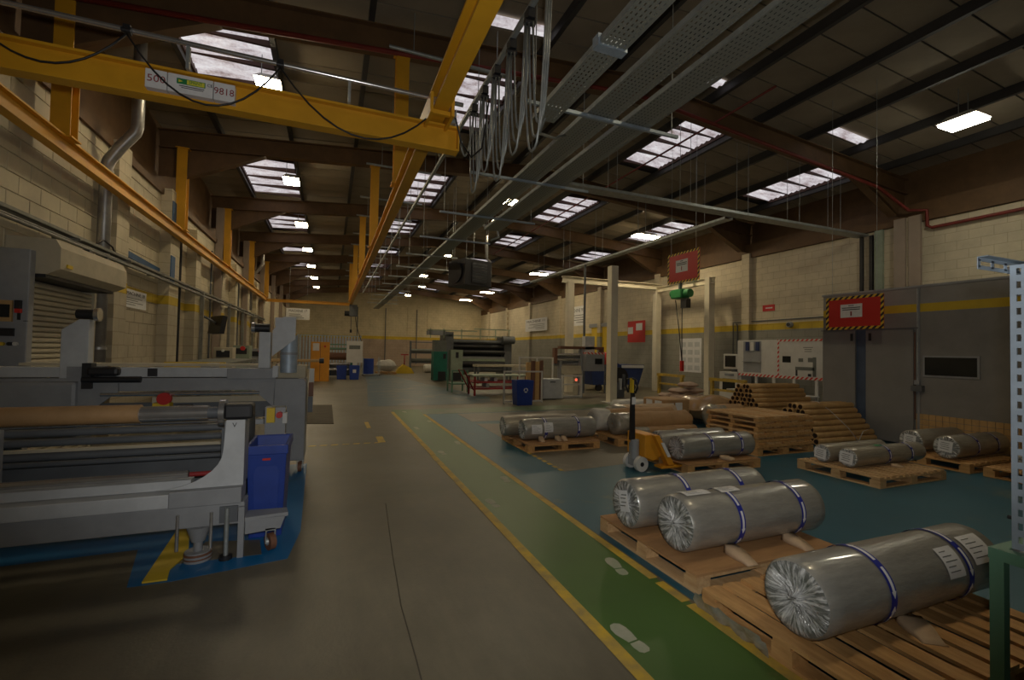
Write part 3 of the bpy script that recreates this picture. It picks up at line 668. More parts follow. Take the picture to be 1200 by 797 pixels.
# ---- front unwinding stand
t = thing('unwind_stand', 'light grey roll stand with chrome shaft, cardboard core and long dark rollers', 'machine', (-1.9, 4.3, 0))
MB().bb(-3.35, -.58, 4.02, 4.2, .25, .41).build('base_beam', MG, t, bevel=.006)
MB().bb(-3.35, -1.06, 3.995, 4.2, .415, .515).build('front_strip', ML, t, bevel=.006)
MB().bb(-1.058, -.60, 3.99, 4.2, .412, .53).build('front_cover', MG, t, bevel=.006)
MB().bb(-3.35, -.95, 4.10, 4.2, .52, .585).build('kick_plate', ML, t)
# curved end upright
prof = [(-.60, .53), (-.60, 1.03), (-.725, 1.03), (-.74, .80)]
for i in range(9):
    a = math.pi/2*i/8; prof.append((-1.16+.42*math.cos(a), .80-.27+.0+.27*(1-math.sin(a))))
prof += [(-1.16, .53)]
u = MB().prism(prof, 1, 4.06, 4.075).build('end_upright', ML, t)
MB().bb(-.74, -.60, 4.075, 4.27, .53, 1.02).build('upright_box', MG, t, bevel=.006)
text('lettering', 'V', .05, (-.67, 4.058, .99), (1, 0, 0), (0, 0, 1), 'ink', u)
MB().box((-.66, 4.2, 1.085), (.2, .16, .12)).build('chuck_block', 'black', t, bevel=.02)
MB().cyl((-.80, 4.24, 1.07), (-.76, 4.24, 1.07), .105, 24).build('chuck_disc', 'steel', t)
MB().cyl((-.90, 4.24, 1.07), (-.80, 4.24, 1.07), .045, 18).build('chuck_hub', MD, t)
MB().cyl((-1.32, 4.24, 1.07), (-.88, 4.24, 1.07), .058, 24).build('shaft', 'steel', t)
MB().cyl((-3.3, 4.24, 1.075), (-1.315, 4.24, 1.075), .068, 24).build('core', 'kraft', t)
for (y, z, r, mt, xe) in ((4.45, .99, .032, 'steel', -.8), (4.6, .90, .03, MD, -.8), (4.75, .80, .03, MD, -.75), (4.7, .70, .032, MD, -.8), (4.8, .62, .022, MD, -.8), (4.16, .618, .026, 'steel', -.98), (4.55, .52, .02, 'red_metal', -.8)):
    MB().cyl((-3.3, y, z), (xe, y, z), r, 14).build('roller', mt, t)
MB().bb(-3.4, -.6, 5.0, 5.06, .3, .62).build('rear_plate', MD, t)
MB().bb(-.78, -.66, 4.2, 5.05, .28, .95).build('side_plate', MD, t)
MB().bb(-2.3, -2.24, 4.5, 4.56, .2, 1.0).build('strut', MG, t); MB().bb(-2.5, -2.4, 4.6, 4.72, .35, .8).build('gearbox', MD, t)
for x in (-2.0, -1.1): MB().bb(x-.45, x+.45, 4.9, 4.94, .66, .72).build('scale_strip', 'cream', t)
# feet
j = MB().cyl((-.88, 4.06, .06), (-.88, 4.06, .07), .085, 20, 'machine_grey').cyl((-.88, 4.06, .045), (-.88, 4.06, .06), .09, 20, 'caster_brown').cyl((-.88, 4.06, .03), (-.88, 4.06, .045), .09, 20, 'machine_grey').cyl((-.88, 4.06, .018), (-.88, 4.06, .03), .09, 20, 'caster_brown').cyl((-.88, 4.06, 0), (-.88, 4.06, .018), .09, 20, 'machine_grey').build('foot_weight', None, t)
MB().cyl((-.88, 4.06, .07), (-.88, 4.06, .14), .03, 12).cyl((-.88, 4.06, .14), (-.88, 4.06, .25), .045, 12, r2=.08).build('foot_cone', MG, t)
for x in (-1.0, -.79): MB().cyl((x, 4.0, .1), (x, 4.0, .36), .012, 8).build('threaded_rod', 'steel', t)
MB().bb(-.74, -.62, 4.0, 4.03, .27, .39).build('foot_bracket', MD, t); MB().cyl((-.69, 4.0, .03), (-.69, 4.0, .38), .016, 8).build('jack_screw', 'galv', t); MB().cyl((-.69, 4.0, 0), (-.69, 4.0, .03), .045, 12).build('jack_foot', 'black', t)
MB().bb(-.615, -.575, 3.99, 4.03, .0, .38).build('leg', MG, t)
arm = MB().prism([(-.58, 4.04), (-.58, 4.22), (-.30, 4.2), (-.28, 4.08)], 2, .25, .28).prism([(-.575, .26), (-.575, .15), (-.33, .17), (-.3, .26)], 1, 4.05, 4.06).build('outrigger', MG, t)
def caster(x, y, par, r=.065, mt='caster_brown', a=0):
    c = MB().cyl((x-.022*math.cos(a), y-.022*math.sin(a), r), (x+.022*math.cos(a), y+.022*math.sin(a), r), r, 18).build('caster_wheel', mt, par)
    MB().cyl((x-.026, y, r), (x+.026, y, r), r*.5, 12).build('wheel_hub', 'galv', c)
    MB().bb(x-.035, x-.028, y-.02, y+.03, r*.8, r*2.5).bb(x+.028, x+.035, y-.02, y+.03, r*.8, r*2.5).bb(x-.035, x+.035, y-.03, y+.04, r*2.4, r*2.7).build('fork', 'galv', c)
caster(-.40, 4.08, t, a=.5)
# dark switch box behind the bin
o = thing('switch_box', 'small switch box with yellow and red knobs behind the blue bin', 'switch', (-.5, 5.05, 0))
MB().bb(-.58, -.4, 5.06, 5.2, 0, 1.0).build('pedestal', MG, o); MB().bb(-.56, -.49, 5.0, 5.06, .86, 1.0).build('yellow_knob', 'sign_yellow', o); MB().cyl((-.45, 5.0, .93), (-.45, 5.06, .93), .03, 10).build('red_knob', 'sign_red', o); MB().bb(-.42, -.38, 5.0, 5.06, .85, .95).build('white_key', 'white', o)
# yellow floor plate
p = [onZ(*q) for q in ((166, 685), (196, 681), (199, 669), (214, 656), (221, 646), (222, 622), (208, 622))]
tag(MB().prism([(q.x, q.y) for q in p], 2, .004, .016).build('floor_plate', 'sign_yellow'), 'bright yellow steel plate on the blue floor under the grey roll stand', 'plate')

# ---- blue slim bin
bn = thing('waste_bin', 'tall slim blue plastic bin with small red badge beside the grey roll stand', 'bin', (-.47, 4.57, 0))
def tub(par, cx, cy, wx, wy, h, mt, taper=.82, th=.012, local=False):
    m_ = MB(); vs = []
    for (k, z, i) in ((taper, 0, 0), (1, h, 0), (1, h, th), (taper, .02, th)):
        for sx, sy in ((-1, -1), (1, -1), (1, 1), (-1, 1)): vs.append((cx+sx*(wx/2*k-i), cy+sy*(wy/2*k-i), z))
    fs = [(3, 2, 1, 0)]+[(r*4+q, r*4+(q+1) % 4, (r+1)*4+(q+1) % 4, (r+1)*4+q) for r in range(3) for q in range(4)]+[(12, 13, 14, 15)]
    return m_.add(vs, fs).build('tub', mt, par, local=local, bevel=.008)
tub(bn, -.47, 4.57, .30, .52, .77, 'blue_bin')
rim = MB()
for (x0, x1, y0, y1) in ((-.63, -.31, 4.295, 4.32), (-.63, -.31, 4.82, 4.845), (-.63, -.605, 4.32, 4.82), (-.335, -.31, 4.32, 4.82)): rim.bb(x0, x1, y0, y1, .70, .775)
rim.build('rim', 'blue_bin', bn, bevel=.006)
MB().bb(-.50, -.44, 4.288, 4.296, .655, .672).build('badge', 'sign_red', bn)
MB().prism([(-.55, .12), (-.39, .12), (-.375, .55), (-.40, .6), (-.54, .6), (-.565, .55)], 1, 4.318, 4.328).build('front_panel', 'blue_bin', bn)

# ---- second roll machine behind
t = thing('roll_machine', 'grey roll winding machine with tall chuck posts and hanging blue canister', 'machine', (-1.9, 6.6, 0))
e = MB().prism([(-.645, .16), (-.28, .16), (-.28, 1.15), (-.31, 1.2), (-.645, 1.2)], 1, 6.42, 6.95).build('end_cabinet', MG, t, bevel=.01)
for (x, y) in ((-.33, 6.5), (-.56, 6.5), (-.33, 6.85)): caster(x, y, t, .06)
MB().prism([(-.645, .85), (-.645, 1.16), (-.85, 1.16), (-.85, 1.05)], 1, 6.40, 6.43).build('gusset', MG, t)
MB().bb(-3.4, -.66, 6.45, 6.6, 1.22, 1.33).build('top_strip', ML, t, bevel=.004)
MB().bb(-1.15, -.62, 6.36, 6.46, 1.20, 1.33).build('top_cover', MG, t, bevel=.005); MB().bb(-.66, -.6, 6.34, 6.42, 1.22, 1.36).build('corner_bracket', ML, t)
MB().bb(-3.4, -.64, 6.42, 6.62, 1.06, 1.21).build('main_beam', MG, t)
MB().bb(-3.15, -.8, 6.6, 6.9, 1.34, 1.37).build('table_top', 'cream', t)
MB().cyl((-2.35, 6.38, 1.03), (-.8, 6.38, 1.03), .022, 14).build('roller', 'steel', t)
MB().bb(-1.9, -.66, 6.44, 6.5, .92, .99).build('pale_rail', 'cream', t); MB().bb(-3.3, -.64, 6.48, 6.56, .72, .92).build('dark_panel', MD, t); MB().bb(-1.1, -.66, 6.40, 6.47, .64, .70).build('pale_rail', ML, t)
MB().bb(-3.4, -2.55, 6.35, 6.8, .5, 1.18).build('gear_case', MG, t, bevel=.04)
MB().prism([(-2.55, 1.2), (-2.2, 1.2), (-2.2, 1.06), (-2.55, .75)], 1, 6.38, 6.42).build('gusset', MG, t)
MB().bb(-2.66, -2.4, 6.4, 6.65, 1.18, 1.34).build('post_foot', MG, t)
MB().prism([(-2.73, 1.2), (-2.49, 1.2), (-2.49, 1.86), (-2.58, 1.86), (-2.73, 1.74)], 1, 6.42, 6.54).build('chuck_post', ML, t, bevel=.006)
MB().cyl((-2.62, 6.48, 1.92), (-2.46, 6.48, 1.92), .055, 16).build('chuck_block', 'black', t); MB().cyl((-2.46, 6.48, 1.92), (-2.42, 6.48, 1.92), .075, 20).build('chuck_disc', 'steel', t)
MB().bb(-.83, -.70, 6.42, 6.54, 1.33, 1.78).build('chuck_post', ML, t, bevel=.006); MB().cyl((-.88, 6.48, 1.83), (-.72, 6.48, 1.83), .055, 16).build('chuck_block', 'black', t); MB().cyl((-.92, 6.48, 1.83), (-.88, 6.48, 1.83), .07, 20).build('chuck_disc', 'steel', t)
MB().prism([(-.68, 1.48), (-.42, 1.70), (-.42, 1.98), (-.56, 1.98), (-.68, 1.8)], 1, 6.40, 6.44).build('swing_arm', ML, t)
MB().bb(-.66, -.44, 6.44, 6.6, 1.86, 1.97).build('swing_head', ML, t)
MB().cyl((-.50, 6.56, 1.27), (-.50, 6.56, 1.75), .10, 20).build('canister', 'galv_blue', t); MB().cyl((-.50, 6.56, 1.50), (-.50, 6.56, 1.53), .108, 20).build('canister_band', MG, t)
MB().cyl((-.75, 6.75, 1.42), (-.12, 6.75, 1.42), .02, 10).build('brass_shaft', 'cardboard', t); MB().cyl((-.14, 6.75, 1.42), (-.08, 6.75, 1.42), .035, 12).build('shaft_end', 'black', t)
MB().box((-2.32, 6.36, 1.29), (.28, .12, .1)).build('drive_motor', 'black', t, bevel=.03); MB().cyl((-2.5, 6.34, 1.2), (-1.98, 6.34, 1.2), .035, 12).build('drive_cylinder', 'black', t); MB().bb(-2.5, -2.42, 6.32, 6.44, 1.1, 1.38).build('drive_plate', 'black', t)
MB().bb(-1.95, -1.86, 6.43, 6.46, 1.23, 1.32).build('socket', 'black', t)
MB().cyl((-1.75, 6.3, .98), (-1.75, 6.36, .98), .07, 16).build('stop_button', 'sign_red', t); MB().bb(-1.86, -1.7, 6.32, 6.46, .78, .93).build('stop_box', 'sign_yellow', t); MB().bb(-1.66, -1.5, 6.34, 6.46, .80, .9).build('sensor', MD, t)
MB().bb(-.64, -.30, 6.60, 6.92, 1.2, 1.36).build('pale_box', 'cream', t)
for k in range(3): MB().bb(-.26, -.2, 6.55+.12*k, 6.64+.12*k, .75+.18*k, .95+.18*k).build('side_fitting', ('machine_dark', 'caster_brown', 'white')[k], t)

# ---- control cabinet
t = thing('control_cabinet', 'tall grey control cabinet with brown framed screen and red beacon beside the roller shutter', 'cabinet', (-3.35, 6.91, 0))
MB().bb(-3.49, -3.215, 6.86, 6.97, 0, 2.66).build('body', 'machine_grey', t, bevel=.01)
def panel(x0, y0, x1, y1, name, mt, d=.03):
    a, b = onY(x0, y0, 6.86), onY(x1, y1, 6.86); return MB().bb(max(a.x, -3.48), b.x, 6.86-d, 6.86, b.z, a.z).build(name, mt, t)
q = panel(-12, 351, 15, 377, 'screen_frame', 'cardboard'); a, b_ = onY(-8, 356, 6.83), onY(11, 372, 6.83); MB().bb(-3.47, b_.x, 6.825, 6.83, b_.z, a.z).build('screen', 'glass_dark', q)
panel(-12, 384, 17, 394, 'keypad', 'black'); panel(20, 352, 26, 362, 'beacon_cap', 'black', .05); panel(20, 362, 26, 367, 'beacon', 'sign_red', .05); panel(22, 367, 24, 375, 'beacon_stem', 'black', .03)
for (x, mt) in ((2, 'sign_yellow'), (11, 'black'), (18, 'white')):
    a = onY(x, 403, 6.84); MB().cyl((a.x, 6.825, a.z), (a.x, 6.86, a.z), .022, 10).build('push_button', mt, t)
panel(29, 376, 33, 376.8, 'handle', 'black')

# ---- roller shutter with its hood on the left wall
t = thing('roller_shutter', 'cream slatted roller shutter under a long boxed hood on the left wall', 'shutter', (-3.3, 8.1, 0))
MB().prism([(XL+.005, 2.40), (-3.12, 2.40), (-3.0, 2.47), (-3.0, 2.72), (-3.05, 2.82), (XL+.005, 2.82)], 1, 6.98, 8.85).build('hood', 'cream', t)
MB().bb(-3.46, -3.14, 7.0, 8.8, 2.36, 2.40).build('hood_slot', 'black', t)
sl = MB().prism([(-3.425, -.032), (-3.40, -.022), (-3.395, 0), (-3.40, .022), (-3.425, .032)], 1, -.86, .86).build('slat', 'cream', t, local=True); sm = sl.data; bpy.data.objects.remove(sl)
for k in range(34):
    o = bpy.data.objects.new('slat', sm); COL.objects.link(o); o.parent = t; o.location = Vector((0, 7.95, .06+.068*k))-t.location
for y in (7.05, 8.84): MB().bb(XL, -3.37, y-.035, y+.035, 0, 2.4).build('guide', 'cream', t)
MB().bb(-2.995, -2.98, 7.1, 7.22, 2.5, 2.54).build('maker_plate', 'sign_yellow', t)
# ---- wall furniture on the left
cd = thing('wall_conduit', 'galvanised cable tray and conduits on brackets running along the left wall', 'conduit', (-3.3, 14, 2.9))
MB().bb(-3.44, -3.26, 5, 27, 3.02, 3.03).bb(-3.44, -3.435, 5, 27, 3.02, 3.07).bb(-3.265, -3.26, 5, 27, 3.02, 3.07).build('tray', 'galv_dull', cd)
for (x, z, r) in ((-3.22, 2.92, .022), (-3.27, 2.97, .016), (-3.36, 3.06, .03)): MB().cyl((x, 5, z), (x, 27, z), r, 8).build('conduit_pipe', 'galv_dull', cd)
for k in range(13): y = 6.2+1.7*k; MB().bb(XL-.02, -3.2, y, y+.04, 2.985, 3.015).build('bracket', 'galv_dull', cd)
MB().tube([(-3.3, 8.6, 3.08), (-3.28, 8.8, 3.18), (-3.28, 9.1, 3.14), (-3.3, 9.3, 3.02)], .012, 6).build('loose_cable', 'black', cd)
for y in (8.2, 8.75): MB().box((-3.25, y, 2.87), (.12, .3, .05), None, rz=.2).build('clamp', 'black', cd)
for (y, z0) in ((14.4, 0), (17.9, 1.0), (20.5, 1.0), (23.0, .8)): MB().bb(-3.28, -3.2, y, y+.09, z0, 3.02).build('strut', 'galv_dull', cd)
o = thing('vent_duct', 'silver round duct climbing the left wall and bending into the roof', 'duct', (-3.33, 9.0, 0))
pts = [(-3.38, 9.05, .5), (-3.38, 9.05, 4.38), (-3.35, 9.05, 4.5), (-3.2, 9.0, 4.72), (-3.0, 8.97, 4.98), (-2.97, 8.95, 5.08), (-2.97, 8.95, 5.5), (-2.97, 8.95, 6.6)]
MB().tube(pts, .085, 16).build('pipe', 'duct', o)
for z in (1.5, 2.9, 4.3): MB().cyl((-3.38, 9.05, z), (-3.38, 9.05, z+.04), .095, 16).build('collar', 'duct', o)
o = thing('vent_duct', 'grey duct with elbow high on the left wall past the first piers', 'duct', (-3.3, 23, 4)); MB().tube([(-3.39, 23.2, 3.2), (-3.39, 23.2, 4.5), (-3.33, 23.2, 4.75), (-3.05, 23.1, 5.1), (-2.95, 23.1, 5.3), (-2.95, 23.1, 6.4)], .08, 12).build('pipe', 'duct', o)
for k, (y, z0, z1, mt) in enumerate(((13.35, 1.0, 4.6, 'black'), (16.4, 1.2, 4.5, 'machine_dark'), (20.9, 1.3, 4.4, 'machine_dark'), (13.05, .9, 2.6, 'galv'))):
    tag(MB().cyl((XL+.03, y, z0), (XL+.03, y, z1), .026, 8).build('drop_pipe', mt), ('black pipe beside the second pier of the left wall', 'dark thin pipe past the monitor on the left wall', 'dark thin pipe far along the left wall', 'grey conduit dropping to a switch on the left wall')[k], 'pipe')
def wallsign(label, par_x, px0, px1, py0, py1, name, side=1, head='ink'):
    a, b_ = onX(px0, py0, par_x), onX(px1, py1, par_x); ya, yb = min(a.y, b_.y), max(a.y, b_.y); z1, z0 = a.z, b_.z
    o = thing('wall_sign', label, 'sign', (par_x, (ya+yb)/2, z0))
    s = side
    p = MB().bb(par_x, par_x+s*.012, ya, yb, z0, z1).build('board', 'paper', o)
    hgt = z1-z0; xd = (0, 1, 0) if s > 0 else (0, -1, 0)
    lt = text('lettering', name, hgt*.27, (par_x+s*.014, (ya+yb)/2, z1-hgt*.22), xd, (0, 0, 1), head, o)
    w_ = max(v.co.y for v in lt.data.vertices)-min(v.co.y for v in lt.data.vertices); k = (yb-ya)*.82/w_
    c = (ya+yb)/2-o.location.y
    for v in lt.data.vertices: v.co.y = c+(v.co.y-c)*k
    m_ = MB()
    for i, fr in enumerate((.45, .57, .69, .81)):
        m_.bb(par_x+s*.012, par_x+s*.014, ya+(yb-ya)*.1, ya+(yb-ya)*(.8, .6, .85, .5)[i], z1-hgt*(fr+.035), z1-hgt*fr)
    m_.build('small_print', 'mural_grey', o); return o
wallsign('white machine notice on the left wall beside the blue strip', XL+.0, 145, 170, 337, 364, 'MACHINE 18')
o = thing('switch_unit', 'grey isolator switch with cream box on the left wall beside the shutter', 'switch', (XL, 9.9, 1.5)); MB().bb(XL, XL+.1, 9.62, 9.74, 1.55, 1.86).build('switch_box', MG, o); MB().bb(XL, XL+.08, 9.85, 10.1, 1.58, 1.75).build('cover', 'cream', o)
o = thing('wall_monitor', 'black monitor hung on an arm from the left wall strut', 'monitor', (-3.1, 15.1, 1.95)); MB().box((-3.0, 15.1, 2.18), (.12, .95, .5), None, rz=.5, ry=.15).build('display', 'black', o); MB().tube([(-3.24, 14.45, 2.4), (-3.1, 14.8, 2.3), (-3.02, 15.1, 2.2)], .03, 6).build('arm', MD, o)
# consoles and clutter along the left wall
def console(label, x, y, h, mt, extra, w_=.5):
    o = thing('console', label, 'console', (x, y, 0))
    MB().bb(x-.25, x+.25, y-w_/2, y+w_/2, 0, h).build('body', mt, o, bevel=.01)
    for (dx, dz, m2, r_) in extra: MB().cyl((x+dx, y-w_/2-.05, h+dz), (x+dx, y-w_/2, h+dz), r_, 10).build('button', m2, o)
    MB().box((x, y-w_/2-.01, h-.2), (.35, .02, .2)).build('panel', 'black', o)
console('pale green console with red mushroom button along the left wall', -2.9, 18.6, 1.62, 'pale_green', ((.05, -.1, 'sign_red', .08),), .6)
console('cream console past the black monitor along the left wall', -3.0, 16.2, 1.55, 'cream', ((0, -.1, 'white', .04),), .5)
console('grey console in front of the far piers along the left wall', -2.8, 21.5, 1.5, 'machine_grey', ((.1, -.1, 'sign_red', .05),), .7)
o = thing('roll_table', 'long yellow edged roll table standing along the left wall', 'table', (-2.6, 15, 0)); MB().bb(-3.2, -2.1, 11.5, 15.8, 1.15, 1.22).build('table_top', 'mural_grey', o); MB().bb(-3.2, -2.1, 11.45, 11.5, 1.1, 1.24).build('edge', 'sign_yellow', o)
for y in (11.7, 15.6):
    for x in (-3.1, -2.2): MB().bb(x-.04, x+.04, y-.04, y+.04, 0, 1.15).build('leg', MG, o)

# ================================================================== RIGHT SIDE: PALLETS, ROLLS, TUBES
def pallet(label, x0, x1, y0, y1, style='slat', wood='wood', n=9, z=0, group=None, cat='pallet'):
    t = thing('wooden_pallet', label, cat, ((x0+x1)/2, (y0+y1)/2, z), group)
    L, W = x1-x0, y1-y0; bh, th = .075, .02
    def P(nm, a, b, c, d, e, f, m_=wood): return MB().bb(x0+a, x0+b, y0+c, y0+d, z+e, z+f).build(nm, m_, t)
    z1 = th+bh; z2 = z1+th
    for yy in (0, W/2-.05, W-.1): P('stringer_board', 0, L, yy, yy+.1, z1, z2)
    for xx in (0, L/2-.06, L-.12):
        P('bottom_board', xx, xx+.12, 0, W, 0, th)
        for yy in (0, W/2-.06, W-.12): P('block', xx, xx+.12, yy, yy+.12, th, z1)
    for yy in (0, W-.1): P('bottom_board', .12, L/2-.06, yy, yy+.1, 0, th); P('bottom_board', L/2+.06, L-.12, yy, yy+.1, 0, th)
    if style == 'slat':
        g = L/n
        for k in range(n): P('deck_board', k*g+random.uniform(-.004, .004), (k+1)*g-.042-.015*(k % 2), random.uniform(0, .012), W-random.uniform(0, .012), z2, z2+th)
    else:
        P('deck_sheet', 0, L, 0, W, z2, z2+.016, 'ply')
    return t
ZP = .135
pallet('pale pallet with a plywood deck carrying two silver rolls beside the walkway', 2.31, 3.72, 2.40, 3.57, 'sheet', 'wood_pale')
pallet('slatted pallet with torn plastic at its corner carrying one large silver roll', 2.22, 3.85, 1.17, 2.26, 'slat', 'wood', 10)
pallet('plywood topped pallet on the grey floor patch carrying two silver rolls', 2.93, 4.25, 6.62, 7.8, 'sheet', 'wood')
pallet('pallet lifted by the yellow pallet truck', 4.47, 5.80, 4.82, 5.86, 'sheet', 'wood')
pallet('pale slatted pallet carrying two thin silver rolls with labelled ends', 6.3, 7.7, 3.56, 4.63, 'slat', 'wood_pale', 11)
pallet('slatted pallet carrying silver rolls against the grey booth', 8.4, 9.75, 3.62, 4.75, 'slat', 'wood', 9)
pallet('slatted pallet beside the booth carrying one dark silver roll', 8.45, 9.8, 2.3, 3.5, 'slat', 'wood', 9)

def rollP(x, yc, zc, r, a): return (x, yc-r*math.sin(a), zc+r*math.cos(a))
def strip(m_, x0, x1, yc, zc, r, a0, a1, n=8, x0b=None, x1b=None):
    vs = []
    for i in range(n+1):
        u = i/n; a = a0+(a1-a0)*u
        xa = x0+((x0b if x0b is not None else x0)-x0)*u; xb = x1+((x1b if x1b is not None else x1)-x1)*u
        vs += [rollP(xa, yc, zc, r, a), rollP(xb, yc, zc, r, a)]
    o = len(vs); vs += [rollP(p[0], yc, zc, r-.003, 0) for p in vs] if False else []
    m_.add(vs, [(2*i, 2*i+1, 2*i+3, 2*i+2) for i in range(n)], None, True)
def film_roll(label, x0, x1, yc, r, zb=ZP, bands=(.27, .73), labels=(), endlabel=None, mt='film', group=None, banded=True, band_off=.3):
    zc = zb+r+.004; t = thing('film_roll', label, 'film roll', ((x0+x1)/2, yc, zb), group); L = x1-x0
    sd = random.random()*9
    def wob(j, i): return (0, 1+.006*math.sin(i*.9+sd+j*.7)+.004*math.sin(i*2.3+j*1.9))
    prof = [(.0, r*.93), (.02, r)]+[(L*k/14, r) for k in range(1, 14)]+[(L-.02, r), (L, r*.93)]
    MB().lathe(prof, (x0, yc, zc), (1, 0, 0), 40, None, wob).build('wrapped_body', mt, t)
    for (xe, s) in ((x0, 1), (x1, -1)):
        n = 64; amp = [random.uniform(-1, 1) for _ in range(n)]
        def pw(j, i): q = (0, .2, .5, .8, 1, 1.2, 1, .4)[j]; return (amp[i]*.016*q+(.008 if i % 2 else -.008)*q, 1+.03*amp[i]*q*.5)
        pr = [(.012, r*.965), (-.002, r*.90), (-.004, r*.75), (.004, r*.55), (.012, r*.35), (.014, r*.2), (-.008, r*.08), (-.004, .004)]
        ge = MB().lathe(pr, (xe, yc, zc), (s, 0, 0), n, None, pw).build('gathered_end', 'film_end', t); dv = Vector((xe, yc, zc))-t.location
        for v in ge.data.vertices: v.co -= dv
        ge.location = dv
    for fr in (bands if banded else ()):
        xb = x0+L*fr
        b = MB(); strip(b, xb-.025, xb+.025, yc, zc, r+.006, R(-75), R(160), 26); b = b.build('blue_band', 'blue_band', t)
        for k, a0 in enumerate((-60, -5, 50, 105)):
            a0 += band_off*40; m_ = MB(); up_ = k % 2
            A0, A1 = R(a0), R(a0+34); H0, H1 = R(a0+34), R(a0+44)
            if up_: A0, A1, H0, H1 = R(a0+44), R(a0+10), R(a0+10), R(a0)
            strip(m_, xb-.010, xb+.010, yc, zc, r+.0085, A0, A1, 6); strip(m_, xb-.019, xb+.019, yc, zc, r+.0085, H0, H1, 3, xb-.001, xb+.001)
            m_.build('white_arrow', 'paper', b)
    for (f0, f1, a0, a1) in labels:
        m_ = MB(); strip(m_, x0+L*f0, x0+L*f1, yc, zc, r+.009, R(a0), R(a1), 8); lb = m_.build('paper_label', 'paper', t)
        q = MB(); w_ = f1-f0
        for k in range(5): strip(q, x0+L*(f0+w_*.12), x0+L*(f0+w_*(.5+.08*(k*7 % 5))), yc, zc, r+.0105, R(a0+(a1-a0)*(.14+.16*k)), R(a0+(a1-a0)*(.17+.16*k)), 2)
        q.build('print', 'mural_grey', lb)
    if endlabel:
        (dy, dz, w_, h_, rot) = endlabel; X_ = x0-.03
        lb = MB().box((X_, yc-dy, zc+dz), (.003, w_, h_), None, rx=rot).build('end_label', 'paper', t)
        q = MB()
        for k in range(4): q.box((X_-.002, yc-dy+.01*(k % 2), zc+dz+h_*(.3-.18*k)), (.002, w_*.6, h_*.05), None, rx=rot)
        q.build('print', 'mural_grey', lb)
    return t
film_roll('large silver wrapped roll lying alone on the slatted pallet', 2.30, 3.88, 1.70, .195, ZP, (.3, .76), ((.62, .72, 35, 82), (.80, .93, 25, 72)), band_off=-.2)
film_roll('silver wrapped roll with paper sheets on top lying on the plywood pallet', 2.42, 3.80, 2.74, .205, ZP, (.33, .80), ((.05, .22, -18, 14), (.29, .43, -12, 16)))
film_roll('silver wrapped roll with a white label on its end lying on the plywood pallet', 2.34, 3.78, 3.24, .20, ZP, (.36, .78), (), (.02, .03, .12, .17, -.25))
film_roll('silver roll with low white labels on the pallet in the grey floor patch', 2.98, 4.32, 7.0, .172, ZP, (.28, .74), ((.08, .22, 60, 108), (.25, .37, 50, 102)))
film_roll('crinkled silver roll behind its twin in the grey floor patch', 2.80, 4.22, 7.42, .17, ZP, (), (), None, 'film_warm')
film_roll('silver wrapped roll on the pallet held by the pallet truck', 4.50, 5.82, 5.08, .168, ZP, (.38, .80), ((.25, .34, -30, 0),))
film_roll('silver wrapped roll lying behind another on the pallet truck load', 4.50, 5.74, 5.5, .165, ZP, (), ((.3, .42, -15, 15),))
film_roll('thin silver roll with a green patch and labelled end on the pale slatted pallet', 6.46, 7.98, 4.04, .13, ZP, (.45, .78), (), (.0, .0, .17, .15, .1), 'film_warm')
film_roll('thin silver roll with labelled end half hidden on the pale slatted pallet', 6.42, 7.7, 4.36, .125, ZP, (), (), (.0, .0, .16, .14, .1), 'film_warm')
film_roll('silver roll with labelled end on the pallet against the booth', 8.48, 9.85, 3.92, .17, ZP, (.35, .75), (), (.0, .02, .17, .16, .1), 'film_warm')
film_roll('silver roll with labelled end nearest the tiled foot of the booth', 8.55, 9.75, 4.40, .17, ZP, (), (), (.0, .02, .16, .16, .1), 'film_warm')
film_roll('dark silver roll lying alone on its pallet beside the booth', 8.6, 9.8, 3.05, .17, ZP, (), (), None, 'film_warm')
# green patch on the thin roll
g = [o for o in COL.objects if o.get('label', '').startswith('thin silver roll with a green')][0]
m_ = MB(); strip(m_, 6.98, 7.12, 4.04, ZP+.134, .139, R(-10), R(20), 4); m_.build('green_patch', 'green_hoist', g)

def chock(x, y, ln=.24, wd=.13, h=.05, label='', rz=0, z=ZP):
    t = thing('paper_chock', label, 'chock', (x, y, z), 'kraft wedges against the rolls', rz)
    vs = []; n = 7
    for i in range(n+1):
        u = i/n; hh = h*(1-u)**.6+.006; w_ = wd*(.75+.25*math.sin(math.pi*min(1, u+.2)))
        vs += [(-w_/2, -ln*u, 0), (w_/2, -ln*u, 0), (w_/2*.8, -ln*u, hh), (-w_/2*.8, -ln*u, hh)]
    fs = [(4*i+k, 4*i+(k+1) % 4, 4*i+4+(k+1) % 4, 4*i+4+k) for i in range(n) for k in range(4)]+[(0, 1, 2, 3), tuple(4*n+k for k in (3, 2, 1, 0))]
    MB().add(vs, fs, None, True).build('wedge', 'kraft_pale', t, local=True); return t
chock(2.82, 2.60, label='kraft wedge under the roll with paper sheets, below its first band', rz=-.15); chock(3.45, 2.62, .22, label='kraft wedge under the roll with paper sheets, below its second band', rz=-.15)
chock(3.05, 1.58, .22, .16, .03, 'flattened kraft wedge on slats in front of the large lone roll', -.6)
for x in (3.25, 3.55, 3.66): chock(x, 6.84, .12, .10, .07, 'small kraft wedge at the pallet in the grey floor patch')
chock(5.25, 4.99, .16, .2, .05, 'kraft wedge on the pallet truck load', .3); chock(7.2, 3.92, .12, .16, .03, 'dark kraft wedge on the pale slatted pallet', .2)
